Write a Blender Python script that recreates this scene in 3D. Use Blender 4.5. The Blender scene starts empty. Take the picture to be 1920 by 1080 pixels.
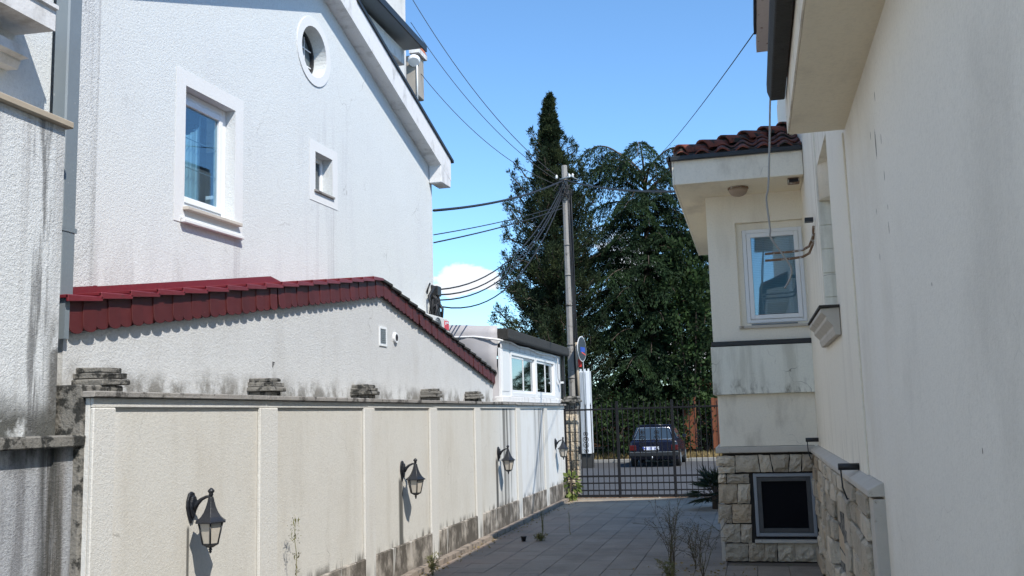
import bpy, bmesh, math, random
import numpy as np
from mathutils import Vector, Matrix
from mathutils.geometry import tessellate_polygon

SC = bpy.context.scene
COL = SC.collection
RNG = random.Random(7)

# ---------------------------------------------------------------- camera, sky, sun, exposure
cam_d = bpy.data.cameras.new("camera")
cam = bpy.data.objects.new("camera", cam_d)
COL.objects.link(cam)
r_ = Vector((0.9694666, 0.24360452, -0.02813084))
d_ = Vector((-0.05922515, 0.12127591, -0.99085041))
f_ = Vector((-0.23796405, 0.96226243, 0.13200046))
rot = Matrix((r_, -d_, -f_)).transposed().to_4x4()
cam.matrix_world = Matrix.Translation((0, 0, 1.75)) @ rot
cam_d.sensor_width = 36.0
cam_d.lens = 1800.0 / 1920.0 * 36.0
cam_d.clip_start = 0.05
cam_d.clip_end = 2000
SC.camera = cam

SUN = Vector((0.487, -0.455, 0.746)).normalized()
world = bpy.data.worlds.new("World")
SC.world = world
world.use_nodes = True
wt = world.node_tree
wt.nodes.clear()
w_out = wt.nodes.new("ShaderNodeOutputWorld")
w_bg = wt.nodes.new("ShaderNodeBackground")
sky = wt.nodes.new("ShaderNodeTexSky")
sky.sky_type = 'NISHITA'
sky.sun_disc = False
sky.sun_elevation = math.asin(SUN.z)
sky.sun_rotation = math.atan2(SUN.x, SUN.y)
sky.altitude = 0
sky.air_density = 1.0
sky.dust_density = 0.0
sky.ozone_density = 7.0
w_bg.inputs["Strength"].default_value = 0.12
# low fair-weather clouds in a band all round the horizon
tc = wt.nodes.new("ShaderNodeTexCoord")
mp = wt.nodes.new("ShaderNodeMapping")
mp.inputs["Scale"].default_value = (1.0, 1.0, 1.9)
mp.inputs["Location"].default_value = (0.62, 0.3, 0.02)
wn = wt.nodes.new("ShaderNodeTexNoise")
wn.inputs["Scale"].default_value = 9.0
wn.inputs["Detail"].default_value = 9
wn.inputs["Roughness"].default_value = 0.55
wr = wt.nodes.new("ShaderNodeMapRange")
wr.interpolation_type = 'SMOOTHSTEP'
wr.inputs["From Min"].default_value = 0.565
wr.inputs["From Max"].default_value = 0.61
sep = wt.nodes.new("ShaderNodeSeparateXYZ")
band = wt.nodes.new("ShaderNodeMapRange")
band.interpolation_type = 'SMOOTHSTEP'
band.inputs["From Min"].default_value = 0.235
band.inputs["From Max"].default_value = 0.14
mul = wt.nodes.new("ShaderNodeMath")
mul.operation = 'MULTIPLY'
wmix = wt.nodes.new("ShaderNodeMix")
wmix.data_type = 'RGBA'
wt.links.new(tc.outputs["Generated"], mp.inputs[0])
wt.links.new(mp.outputs[0], wn.inputs["Vector"])
wt.links.new(wn.outputs["Fac"], wr.inputs["Value"])
wt.links.new(tc.outputs["Generated"], sep.inputs[0])
wt.links.new(sep.outputs["Z"], band.inputs["Value"])
wt.links.new(wr.outputs[0], mul.inputs[0])
wt.links.new(band.outputs[0], mul.inputs[1])
wt.links.new(mul.outputs[0], wmix.inputs["Factor"])
wbal = wt.nodes.new("ShaderNodeVectorMath")      # camera white balance
wbal.operation = 'MULTIPLY'
wbal.inputs[1].default_value = (0.86, 0.98, 0.97)
wt.links.new(sky.outputs[0], wbal.inputs[0])
wt.links.new(wbal.outputs[0], wmix.inputs["A"])
wmix.inputs["B"].default_value = (4.1, 4.25, 4.5, 1)
wt.links.new(wmix.outputs["Result"], w_bg.inputs["Color"])
wt.links.new(w_bg.outputs[0], w_out.inputs["Surface"])

sun_d = bpy.data.lights.new("sun", 'SUN')
sun_d.energy = 2.65
sun_d.angle = math.radians(0.53)
sun_d.color = (1.0, 0.945, 0.855)
sun = bpy.data.objects.new("sun", sun_d)
COL.objects.link(sun)
sun.rotation_euler = SUN.to_track_quat('Z', 'Y').to_euler()

SC.view_settings.view_transform = 'Standard'
SC.view_settings.look = 'None'
SC.view_settings.exposure = 1.06
SC.view_settings.gamma = 1.0
SC.view_settings.use_curve_mapping = False
SC.cycles.diffuse_bounces = 8
SC.cycles.max_bounces = 14

# ---------------------------------------------------------------- material helpers
class NT:
    def __init__(self, name):
        self.m = bpy.data.materials.new(name)
        self.m.use_nodes = True
        self.t = self.m.node_tree
        self.b = self.t.nodes["Principled BSDF"]
        self._pos = None

    def n(self, kind, **kw):
        nd = self.t.nodes.new("ShaderNode" + kind)
        for k, v in kw.items():
            setattr(nd, k, v)
        return nd

    def set(self, sock, v):
        if hasattr(v, "is_output"):
            self.t.links.new(v, sock)
        elif isinstance(v, (tuple, list)) and len(v) == 3 and sock.type == 'RGBA':
            sock.default_value = (*v, 1)
        else:
            sock.default_value = v

    def pos(self):
        if self._pos is None:
            self._pos = self.n("NewGeometry").outputs["Position"]
        return self._pos

    def obj(self):
        return self.n("TexCoord").outputs["Object"]

    def xyz(self):
        s = self.n("SeparateXYZ")
        self.set(s.inputs[0], self.pos())
        return s.outputs

    def noise(self, scale=1.0, detail=4, rough=0.55, vec=None, stretch=None, off=(0, 0, 0)):
        v = vec if vec is not None else self.pos()
        if stretch or off != (0, 0, 0):
            mpn = self.n("Mapping")
            self.set(mpn.inputs["Vector"], v)
            mpn.inputs["Scale"].default_value = stretch or (1, 1, 1)
            mpn.inputs["Location"].default_value = off
            v = mpn.outputs[0]
        nn = self.n("TexNoise")
        self.set(nn.inputs["Vector"], v)
        nn.inputs["Scale"].default_value = scale
        nn.inputs["Detail"].default_value = detail
        nn.inputs["Roughness"].default_value = rough
        return nn.outputs["Fac"]

    def rng(self, v, a, b, lo=0.0, hi=1.0, smooth=True):
        r = self.n("MapRange")
        r.interpolation_type = 'SMOOTHSTEP' if smooth else 'LINEAR'
        self.set(r.inputs["Value"], v)
        r.inputs["From Min"].default_value = a
        r.inputs["From Max"].default_value = b
        r.inputs["To Min"].default_value = lo
        r.inputs["To Max"].default_value = hi
        return r.outputs[0]

    def math(self, op, a, b=0.0, c=None):
        mm = self.n("Math", operation=op)
        self.set(mm.inputs[0], a)
        self.set(mm.inputs[1], b)
        if c is not None:
            self.set(mm.inputs[2], c)
        return mm.outputs[0]

    def mix(self, f, a, b):
        mx = self.n("Mix", data_type='RGBA')
        self.set(mx.inputs["Factor"], f)
        self.set(mx.inputs["A"], a)
        self.set(mx.inputs["B"], b)
        return mx.outputs["Result"]

    def bump(self, h, strength=0.5, dist=0.01):
        bn = self.n("Bump")
        bn.inputs["Strength"].default_value = strength
        bn.inputs["Distance"].default_value = dist
        self.set(bn.inputs["Height"], h)
        self.t.links.new(bn.outputs[0], self.b.inputs["Normal"])

    def rand(self):
        return self.n("ObjectInfo").outputs["Random"]


def plain(name, col, rough=0.6, metal=0.0, var=0.08, scale=6.0, bump=0.0, bscale=60, spec=None, objvar=0.0, dirt=None):
    t = NT(name)
    c = t.mix(t.noise(scale, 5), tuple(x * (1 - var) for x in col), tuple(min(1, x * (1 + var)) for x in col))
    if objvar:
        hs = t.n("HueSaturation")
        t.set(hs.inputs["Color"], c)
        t.set(hs.inputs["Value"], t.rng(t.rand(), 0, 1, 1 - objvar, 1 + objvar, False))
        c = hs.outputs[0]
    if dirt:
        dcol, thr, sc = dirt
        c = t.mix(t.rng(t.noise(sc, 7, 0.65), thr, thr + 0.12), c, dcol)
    t.set(t.b.inputs["Base Color"], c)
    t.b.inputs["Roughness"].default_value = rough
    t.b.inputs["Metallic"].default_value = metal
    if spec is not None:
        t.b.inputs["Specular IOR Level"].default_value = spec
    if bump:
        t.bump(t.noise(bscale, 4), bump, 0.01)
    return t.m


def plaster(name, col, var=0.05, grain=70, gstr=0.6, gdist=0.01, stains=(), rough=0.92, cracks=None, speck=0.12, spots=()):
    """stains: dict(col, z=(full,none), amt, sc=(sx,sy,sz), thr=(a,b), y=(centre,half width) optional)"""
    t = NT(name)
    c = t.mix(t.noise(0.9, 6, 0.6), tuple(x * (1 - var) for x in col), tuple(min(1, x * (1 + var)) for x in col))
    c = t.mix(t.rng(t.noise(grain * 0.8, 3, 0.75), 0.40, 0.75, 0, speck), c, tuple(x * 0.35 for x in col))
    X, Y, Z = t.xyz()
    for i, s in enumerate(stains):
        n = t.noise(1.0, 8, 0.62, stretch=s.get("sc", (2, 2, 0.25)), off=(i * 3.7, i * 1.3, i * 5.1))
        m = t.rng(n, *s["thr"])
        if "z" in s:
            wob = t.math('MULTIPLY_ADD', t.noise(2.2, 6, 0.7, off=(i, 2, 3)), s.get("wob", 0.3), Z)
            wob = t.math('SUBTRACT', wob, s.get("wob", 0.3) * 0.5)
            m = t.math('MULTIPLY', m, t.rng(wob, s["z"][0], s["z"][1], 1, 0))
        if "z2" in s:
            m = t.math('MULTIPLY', m, t.rng(Z, s["z2"][0], s["z2"][1], 1, 0))
        if "y" in s:
            dy = t.math('ABSOLUTE', t.math('SUBTRACT', Y, s["y"][0]))
            m = t.math('MULTIPLY', m, t.rng(dy, s["y"][1] * 0.4, s["y"][1], 1, 0))
        m = t.math('MULTIPLY', m, s.get("amt", 0.8))
        c = t.mix(m, c, s["col"])
    if spots:
        wn_ = t.math('MULTIPLY', t.math('SUBTRACT', t.noise(45, 4, 0.7), 0.5), 1.6)
        tot = None
        for (sy, sz, ry, rz) in spots:
            a = t.math('POWER', t.math('DIVIDE', t.math('SUBTRACT', Y, sy), ry), 2.0)
            b = t.math('POWER', t.math('DIVIDE', t.math('SUBTRACT', Z, sz), rz), 2.0)
            m = t.rng(t.math('ADD', t.math('ADD', a, b), wn_), 1.0, 0.55, 0, 1)
            tot = m if tot is None else t.math('MAXIMUM', tot, m)
        c = t.mix(t.math('MULTIPLY', tot, 0.8), c, (0.13, 0.105, 0.08))
    if cracks:
        vo = t.n("TexVoronoi", feature='DISTANCE_TO_EDGE')
        vo.inputs["Scale"].default_value = cracks[0]
        wv = t.n("VectorMath", operation='ADD')
        t.set(wv.inputs[0], t.pos())
        nz = t.n("TexNoise")
        nz.inputs["Scale"].default_value = 4.0
        t.set(nz.inputs["Vector"], t.pos())
        sc = t.n("VectorMath", operation='SCALE')
        t.set(sc.inputs[0], nz.outputs["Color"])
        sc.inputs["Scale"].default_value = 0.35
        t.set(wv.inputs[1], sc.outputs[0])
        t.set(vo.inputs["Vector"], wv.outputs[0])
        cm = t.rng(vo.outputs["Distance"], 0.0, cracks[1], 1, 0)
        cm = t.math('MULTIPLY', cm, t.rng(t.noise(1.6, 3), 0.5, 0.62, 0, cracks[2]))
        c = t.mix(cm, c, (0.10, 0.09, 0.075))
    t.set(t.b.inputs["Base Color"], c)
    t.b.inputs["Roughness"].default_value = rough
    t.b.inputs["Specular IOR Level"].default_value = 0.2
    h = t.math('ADD', t.noise(grain, 2, 0.8), t.math('MULTIPLY', t.noise(grain * 2.1, 2, 0.8), 0.6))
    h = t.math('ADD', h, t.math('MULTIPLY', t.noise(1.6, 4), 1.2))
    t.bump(h, gstr, gdist)
    return t.m


def glass(name, tint=(0.75, 0.82, 0.85), refl=0.35, rough=0.02, glow=None):
    t = NT(name)
    t.t.nodes.remove(t.b)
    out = [n for n in t.t.nodes if n.type == 'OUTPUT_MATERIAL'][0]
    tr = t.n("BsdfTransparent")
    tr.inputs[0].default_value = (*tint, 1)
    gl = t.n("BsdfGlossy")
    gl.inputs["Roughness"].default_value = rough
    gl.inputs["Color"].default_value = (0.9, 0.95, 1, 1)
    fr = t.n("LayerWeight")
    fr.inputs["Blend"].default_value = 0.5
    fac = t.rng(t.math('POWER', fr.outputs["Facing"], 4.0), 0.0, 1.0, refl, 1.0, False)
    mx = t.n("MixShader")
    t.set(mx.inputs[0], fac)
    t.t.links.new(tr.outputs[0], mx.inputs[1])
    t.t.links.new(gl.outputs[0], mx.inputs[2])
    t.t.links.new(mx.outputs[0], out.inputs["Surface"])
    return t.m


def leaf_mat(name, col, col2, trans=0.25, sc=1.2):
    t = NT(name)
    rnd = t.n("NewGeometry").outputs["Random Per Island"]
    c = t.mix(rnd, tuple(x * 0.65 for x in col), tuple(x * 1.3 for x in col))
    c = t.mix(t.rng(t.noise(sc, 4), 0.45, 0.68), c, col2)
    t.set(t.b.inputs["Base Color"], c)
    t.b.inputs["Roughness"].default_value = 0.6
    t.b.inputs["Specular IOR Level"].default_value = 0.10
    out = [n for n in t.t.nodes if n.type == 'OUTPUT_MATERIAL'][0]
    tl = t.n("BsdfTranslucent")
    t.set(tl.inputs[0], c)
    mx = t.n("MixShader")
    mx.inputs[0].default_value = trans
    t.t.links.new(t.b.outputs[0], mx.inputs[1])
    t.t.links.new(tl.outputs[0], mx.inputs[2])
    t.t.links.new(mx.outputs[0], out.inputs["Surface"])
    return t.m


MOLD = (0.055, 0.055, 0.045)
GREYST = (0.30, 0.30, 0.31)
M = {}
M['house'] = plaster('white_roughcast', (0.680, 0.708, 0.708), 0.03, 58, 0.6, 0.010, speck=0.20, cracks=(0.45, 0.0035, 0.35), stains=[
    dict(col=(0.5, 0.5, 0.54), thr=(0.48, 0.8), sc=(2.5, 2.5, 0.5), z=(4.2, 6.3), amt=0.28, wob=1.0),
    dict(col=(0.33, 0.33, 0.33), thr=(0.42, 0.7), sc=(4, 4, 0.8), z=(2.85, 3.5), amt=0.5, wob=0.5),
    dict(col=(0.42, 0.42, 0.44), thr=(0.5, 0.72), sc=(7, 7, 0.5), z=(5.2, 6.0), amt=0.35, y=(10.2, 0.8)),
    dict(col=(0.40, 0.40, 0.41), thr=(0.30, 0.6), sc=(9, 22, 0.4), amt=0.5, y=(8.36, 0.09), z2=(3.50, 3.56)),
    dict(col=(0.42, 0.42, 0.43), thr=(0.35, 0.6), sc=(9, 22, 0.4), amt=0.4, y=(10.38, 0.10), z2=(4.34, 4.39)),
])
M['terrace'] = plaster('grey_stained_roughcast', (0.68, 0.70, 0.705), 0.05, 58, 0.75, 0.011, speck=0.25, cracks=(0.8, 0.004, 0.5), stains=[
    dict(col=(0.36, 0.355, 0.35), thr=(0.50, 0.70), sc=(9, 9, 0.35), amt=0.5),
    dict(col=MOLD, thr=(0.33, 0.5), sc=(6, 6, 5), z=(1.78, 2.02), amt=0.9, wob=0.3),
    dict(col=(0.1, 0.1, 0.1), thr=(0.45, 0.62), sc=(14, 14, 1.2), amt=0.75, y=(4.78, 0.12)),
    dict(col=(0.09, 0.085, 0.075), thr=(0.38, 0.55), sc=(5, 5, 4), z=(2.15, 2.55), amt=0.85, y=(4.95, 0.1)),
])
M['annex'] = plaster('grey_white_roughcast', (0.625, 0.635, 0.635), 0.05, 58, 0.65, 0.010, speck=0.22, cracks=(0.6, 0.004, 0.4), stains=[
    dict(col=(0.45, 0.44, 0.42), thr=(0.45, 0.75), sc=(2.2, 2.2, 0.9), amt=0.38, z=(2.3, 3.1), wob=0.5),
    dict(col=(0.15, 0.14, 0.12), thr=(0.40, 0.58), sc=(4, 4, 3), z=(2.0, 2.2), amt=0.8, wob=0.3),
])
M['fence'] = plaster('cream_plaster', (0.62, 0.605, 0.56), 0.05, 60, 0.5, 0.007, speck=0.18, cracks=(0.7, 0.003, 0.4), stains=[
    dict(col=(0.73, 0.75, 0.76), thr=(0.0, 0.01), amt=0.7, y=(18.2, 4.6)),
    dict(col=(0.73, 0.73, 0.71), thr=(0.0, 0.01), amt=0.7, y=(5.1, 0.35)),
    dict(col=(0.50, 0.46, 0.39), thr=(0.42, 0.75), sc=(1.6, 1.6, 0.9), amt=0.4),
    dict(col=(0.42, 0.39, 0.33), thr=(0.50, 0.75), sc=(4, 4, 0.7), amt=0.3),
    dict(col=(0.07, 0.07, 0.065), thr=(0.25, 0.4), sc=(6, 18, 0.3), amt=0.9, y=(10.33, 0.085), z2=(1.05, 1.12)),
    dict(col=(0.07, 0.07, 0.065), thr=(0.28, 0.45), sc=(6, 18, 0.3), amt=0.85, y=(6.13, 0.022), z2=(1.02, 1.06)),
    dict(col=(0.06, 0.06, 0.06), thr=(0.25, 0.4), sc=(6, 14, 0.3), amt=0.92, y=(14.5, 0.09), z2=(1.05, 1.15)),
    dict(col=(0.10, 0.10, 0.095), thr=(0.42, 0.56), sc=(6, 9, 0.3), amt=0.8, y=(15.1, 0.55)),
    dict(col=(0.16, 0.155, 0.145), thr=(0.40, 0.60), sc=(6, 7, 0.3), amt=0.75, y=(17.5, 0.5)),
    dict(col=(0.10, 0.095, 0.085), thr=(0.45, 0.6), sc=(5, 9, 1.2), z=(0.37, 0.47), amt=0.8, wob=0.12),
    dict(col=(0.20, 0.19, 0.165), thr=(0.42, 0.6), sc=(4, 6, 1), z2=(1.9, 1.80), amt=0.0),
])
M['pilaster'] = plaster('pale_pilaster_plaster', (0.645, 0.635, 0.60), 0.04, 60, 0.6, 0.008, speck=0.2, stains=[
    dict(col=(0.52, 0.49, 0.43), thr=(0.45, 0.75), sc=(4, 4, 0.5), amt=0.45),
    dict(col=(0.10, 0.095, 0.085), thr=(0.42, 0.6), sc=(8, 12, 0.5), z=(0.12, 0.34), amt=0.75, wob=0.2)])
M['skirting'] = plain('dusty_skirting', (0.27, 0.225, 0.185), 0.9, 0, 0.25, 7, 0.4, 40, dirt=((0.11, 0.095, 0.08), 0.5, 6))
M['plinth'] = plaster('mouldy_plinth', (0.45, 0.41, 0.36), 0.1, 55, 0.6, 0.008, stains=[
    dict(col=(0.060, 0.052, 0.042), thr=(0.32, 0.58), sc=(3, 4.5, 3.0), amt=0.88),
    dict(col=(0.58, 0.57, 0.54), thr=(0.60, 0.66), sc=(9, 13, 0.8), amt=0.75),
    dict(col=(0.10, 0.09, 0.08), thr=(0.0, 0.01), amt=0.6, z=(0.06, 0.14)),
])
M['lowwall'] = plaster('grey_mouldy_plaster', (0.44, 0.455, 0.48), 0.16, 68, 0.9, 0.011, speck=0.55, stains=[
    dict(col=(0.16, 0.16, 0.165), thr=(0.46, 0.66), sc=(5, 9, 0.9), amt=0.7),
    dict(col=(0.58, 0.59, 0.61), thr=(0.55, 0.70), sc=(6, 11, 1.1), amt=0.7),
    dict(col=(0.17, 0.145, 0.11), thr=(0.3, 0.6), sc=(9, 9, 1.5), amt=0.6, y=(4.9, 0.1)),
    dict(col=(0.05, 0.05, 0.045), thr=(0.38, 0.55), sc=(7, 9, 0.4), amt=0.85, y=(4.86, 0.13)),
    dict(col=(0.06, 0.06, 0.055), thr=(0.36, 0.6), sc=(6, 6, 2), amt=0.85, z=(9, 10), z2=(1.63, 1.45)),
])
M['mouldconc'] = plain('mouldy_concrete', (0.20, 0.19, 0.17), 0.95, 0, 0.3, 9, 0.9, 60, dirt=((0.03, 0.03, 0.027), 0.47, 11))
M['coping'] = plain('weathered_coping', (0.27, 0.255, 0.235), 0.95, 0, 0.25, 5, 0.7, 50, dirt=((0.06, 0.055, 0.05), 0.52, 6))
M['white'] = plaster('white_trim', (0.72, 0.73, 0.73), 0.03, 90, 0.3, 0.004)
M['whitedirty'] = plaster('white_trim_dirty', (0.72, 0.72, 0.72), 0.05, 60, 0.4, 0.006, stains=[
    dict(col=(0.33, 0.32, 0.30), thr=(0.48, 0.7), sc=(3, 5, 3), amt=0.6)])
M['pvc'] = plain('white_pvc', (0.78, 0.79, 0.80), 0.35, 0, 0.03)
M['red'] = plain('dark_red_painted_metal', (0.078, 0.010, 0.010), 0.6, 0, 0.25, 10, objvar=0.13, dirt=((0.30, 0.16, 0.145), 0.66, 26))
M['redcap'] = plain('red_ridge_metal', (0.16, 0.017, 0.024), 0.42, 0, 0.12, 9, objvar=0.10, dirt=((0.09, 0.03, 0.03), 0.60, 12))
M['blackmetal'] = plain('black_metal', (0.016, 0.017, 0.019), 0.45, 0, 0.2, 20, 0.15, 90)
M['lampblack'] = plain('lantern_black_paint', (0.013, 0.015, 0.020), 0.42, 0, 0.3, 30, 0.2, 140, dirt=((0.06, 0.055, 0.05), 0.62, 40))
M['gate'] = plain('gate_paint', (0.014, 0.015, 0.018), 0.75, 0, 0.25, 10, spec=0.15, dirt=((0.06, 0.03, 0.018), 0.62, 14))
M['zinc'] = plain('grey_zinc', (0.20, 0.235, 0.26), 0.5, 0.1, 0.10, 4, dirt=((0.55, 0.56, 0.57), 0.66, 26))
M['darkroof'] = plain('dark_weathered_roof', (0.030, 0.030, 0.028), 0.85, 0, 0.4, 12, 0.5, 40)
M['rooftop'] = plain('grey_roofing', (0.09, 0.09, 0.09), 0.85, 0, 0.2, 8)
M['tile'] = plain('terracotta', (0.185, 0.052, 0.032), 0.85, 0, 0.3, 14, 0.5, 70, objvar=0.25, dirt=((0.035, 0.032, 0.026), 0.48, 8))
M['orange_tile'] = plain('orange_terracotta', (0.42, 0.13, 0.06), 0.85, 0, 0.2, 9)
M['villa'] = plaster('cream_villa_plaster', (0.87, 0.81, 0.69), 0.035, 60, 0.22, 0.004, stains=[
    dict(col=(0.42, 0.34, 0.23), thr=(0.46, 0.72), sc=(3, 7, 0.3), amt=0.55, y=(9.0, 1.3), z2=(2.5, 2.2)),
    dict(col=(0.47, 0.41, 0.32), thr=(0.5, 0.8), sc=(3, 2.5, 0.6), amt=0.35),
    dict(col=(0.2, 0.17, 0.13), thr=(0.52, 0.68), sc=(9, 9, 1.4), amt=0.4, z=(1.3, 1.75), wob=0.4),
])
M['villa_seam'] = plaster('cream_villa_wall', (0.87, 0.83, 0.745), 0.035, 60, 0.4, 0.006, cracks=(0.55, 0.0022, 0.15), stains=[
    dict(col=(0.60, 0.53, 0.41), thr=(0.36, 0.75), sc=(1.2, 1.2, 0.5), amt=0.45, y=(5.9, 1.1)),  # not a stain: warm bounced light near the seam, put into the colour
    dict(col=(0.55, 0.52, 0.46), thr=(0.5, 0.75), sc=(1.0, 1.0, 0.8), amt=0.35),
    dict(col=(0.42, 0.38, 0.31), thr=(0.56, 0.75), sc=(5, 5, 0.3), amt=0.3, z=(0.6, 1.6)),
], spots=[(5.10, 3.075, .022, .085), (5.0, 3.30, .010, .03), (5.27, 3.17, .010, .025), (4.90, 3.05, .009, .03), (4.89, 2.86, .010, .03), (4.88, 2.60, .010, .035), (5.28, 2.52, .008, .02), (5.27, 2.76, .008, .02), (4.86, 2.70, .007, .014), (3.9, 2.2, .008, .01), (3.3, 1.6, .008, .012)])
M['villa_cracked'] = plaster('cracked_cream_plaster', (0.87, 0.80, 0.67), 0.05, 60, 0.25, 0.005, cracks=(2.3, 0.010, 0.75), stains=[
    dict(col=(0.35, 0.30, 0.23), thr=(0.5, 0.75), sc=(3, 3, 1.2), amt=0.5)])
M['villa_band'] = plaster('grey_green_band', (0.83, 0.815, 0.72), 0.06, 60, 0.25, 0.005, cracks=(2.6, 0.011, 0.9), stains=[
    dict(col=(0.40, 0.38, 0.30), thr=(0.48, 0.70), sc=(6, 6, 0.7), amt=0.45),
    dict(col=(0.16, 0.14, 0.10), thr=(0.46, 0.62), sc=(7, 7, 3), amt=0.75, z=(1.97, 2.12), wob=0.25)])
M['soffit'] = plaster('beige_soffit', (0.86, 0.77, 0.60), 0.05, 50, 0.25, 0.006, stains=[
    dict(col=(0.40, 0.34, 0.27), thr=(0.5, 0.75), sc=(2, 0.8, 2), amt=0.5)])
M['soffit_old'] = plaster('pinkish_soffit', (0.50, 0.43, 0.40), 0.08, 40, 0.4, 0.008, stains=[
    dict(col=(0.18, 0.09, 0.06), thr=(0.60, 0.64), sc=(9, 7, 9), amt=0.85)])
M['stone'] = None
t = NT('split_limestone')
c = t.mix(t.noise(6, 7, 0.65), (0.46, 0.385, 0.285), (0.72, 0.63, 0.50))
c = t.mix(t.rng(t.rand(), 0.78, 0.95, 0, 0.5), c, (0.44, 0.30, 0.17))
hs = t.n("HueSaturation")
t.set(hs.inputs["Color"], c)
t.set(hs.inputs["Value"], t.rng(t.math('FRACT', t.math('MULTIPLY', t.rand(), 7.3)), 0, 1, 0.75, 1.2, False))
c = t.mix(t.rng(t.noise(11, 7, 0.7), 0.56, 0.7, 0, 0.55), hs.outputs[0], (0.10, 0.075, 0.05))
t.set(t.b.inputs["Base Color"], c)
t.b.inputs["Roughness"].default_value = 0.9
t.bump(t.math('ADD', t.noise(14, 6, 0.6), t.math('MULTIPLY', t.noise(60, 3), 0.3)), 1.0, 0.05)
M['stone'] = t.m
M['mortar'] = plain('dark_joint', (0.045, 0.038, 0.032), 0.95, 0, 0.3, 12)
M['stonetrim'] = plain('pale_stone_trim', (0.52, 0.48, 0.42), 0.85, 0, 0.12, 7, 0.3, 40, dirt=((0.2, 0.16, 0.11), 0.6, 9))

t = NT('paving_tile')
base = t.mix(t.noise(3.0, 6, 0.6), (0.225, 0.187, 0.147), (0.355, 0.305, 0.25))
hs = t.n("HueSaturation")
t.set(hs.inputs["Color"], base)
t.set(hs.inputs["Value"], t.rng(t.rand(), 0, 1, 0.88, 1.10, False))
c = t.mix(t.rng(t.noise(70, 4, 0.75), 0.50, 0.66, 0, 0.6), hs.outputs[0], (0.06, 0.056, 0.053))
c = t.mix(t.rng(t.noise(0.8, 8, 0.75), 0.45, 0.66, 0, 0.4), c, (0.11, 0.095, 0.078))
c = t.mix(t.rng(t.noise(5.0, 8, 0.7), 0.58, 0.68, 0, 0.5), c, (0.36, 0.32, 0.27))
X, Y, Z = t.xyz()
c = t.mix(t.math('MULTIPLY', t.rng(X, -3.6, -2.4, 0.5, 0), t.rng(t.noise(1.5, 5), 0.3, 0.7)), c, (0.30, 0.20, 0.15))  # reddish sunlit strip along the wall foot, put into the colour
c = t.mix(t.math('MULTIPLY', t.rng(Y, 16.5, 19.2, 0, 0.55), t.rng(t.noise(1.2, 6), 0.25, 0.6)), c, (0.42, 0.36, 0.27))  # paler towards the gate: grazing sunlight painted into the tile colour
t.set(t.b.inputs["Base Color"], c)
t.b.inputs["Roughness"].default_value = 0.75
t.bump(t.noise(80, 4), 0.5, 0.006)
M['paver'] = t.m
M['joint'] = plain('paving_joint', (0.165, 0.135, 0.105), 0.95, 0, 0.4, 5, 0.5, 40, dirt=((0.06, 0.075, 0.03), 0.55, 2.5))
M['asphalt'] = plain('asphalt', (0.062, 0.064, 0.068), 0.9, 0, 0.15, 1.5, 0.6, 90, dirt=((0.085, 0.083, 0.08), 0.6, 0.8))
M['earth'] = plain('dry_earth', (0.24, 0.185, 0.10), 0.95, 0, 0.25, 3, 0.7, 30)
M['kerb'] = plain('kerb_stone', (0.24, 0.235, 0.22), 0.9, 0, 0.15, 4, 0.4, 40)
M['pole'] = plain('grey_pole', (0.30, 0.285, 0.265), 0.9, 0, 0.16, 5, 0.5, 30, dirt=((0.12, 0.11, 0.10), 0.58, 6))
M['cable'] = plain('black_cable', (0.012, 0.013, 0.016), 0.6)
M['greycable'] = plain('grey_cable', (0.33, 0.32, 0.30), 0.6)
M['wood'] = plain('brown_plank', (0.085, 0.042, 0.026), 0.85, 0, 0.3, 9, 0.4, 30, objvar=0.3)
M['orangewood'] = plain('orange_board', (0.16, 0.048, 0.018), 0.8, 0, 0.25, 9, objvar=0.15)
M['bark'] = plain('bark', (0.075, 0.055, 0.04), 0.95, 0, 0.3, 10, 0.9, 25)
M['conifer'] = leaf_mat('conifer_green', (0.026, 0.040, 0.020), (0.050, 0.064, 0.026), 0.15, 0.9)
M['cedar'] = leaf_mat('cedar_green', (0.020, 0.037, 0.017), (0.036, 0.064, 0.024), 0.15, 0.8)
M['broad'] = leaf_mat('broadleaf_green', (0.024, 0.042, 0.016), (0.045, 0.078, 0.025), 0.2, 1.3)
M['shrubred'] = leaf_mat('russet_leaves', (0.19, 0.055, 0.03), (0.06, 0.06, 0.025), 0.3, 1.6)
M['bright'] = leaf_mat('yellow_green_leaves', (0.16, 0.20, 0.06), (0.09, 0.13, 0.04), 0.35, 5)
M['palm'] = leaf_mat('palm_green', (0.022, 0.034, 0.018), (0.05, 0.06, 0.03), 0.1, 2)
M['weed'] = leaf_mat('weed_green', (0.20, 0.20, 0.09), (0.27, 0.23, 0.12), 0.3, 6)
M['dryweed'] = leaf_mat('dry_weed', (0.15, 0.12, 0.08), (0.17, 0.155, 0.08), 0.2, 6)
M['drygrass'] = leaf_mat('dry_grass_blades', (0.33, 0.25, 0.12), (0.22, 0.18, 0.08), 0.25, 3)
M['glass'] = glass('window_glass', (0.70, 0.84, 0.90), 0.13)
M['leadglass'] = plain('grey_lead_glass', (0.15, 0.18, 0.19), 0.12, 0, 0.25, 14)
M['greypvc'] = plain('grey_pvc', (0.27, 0.285, 0.31), 0.4, 0, 0.04)
M['darkglass'] = glass('dark_glass', (0.35, 0.38, 0.40), 0.16, 0.03)
M['blackscreen'] = plain('insect_screen', (0.006, 0.0065, 0.009), 0.8, 0, 0.2, 30, spec=0.1)
M['lampglass'] = plain('milky_lamp_glass', (0.47, 0.43, 0.37), 0.35, 0, 0.18, 25)
M['dark'] = plain('dark_room', (0.02, 0.02, 0.024), 0.9)
M['curtain'] = plain('net_curtain', (0.64, 0.69, 0.71), 0.9, 0, 0.1, 5)
M['blind'] = plain('white_blind', (0.66, 0.68, 0.69), 0.6)
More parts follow.
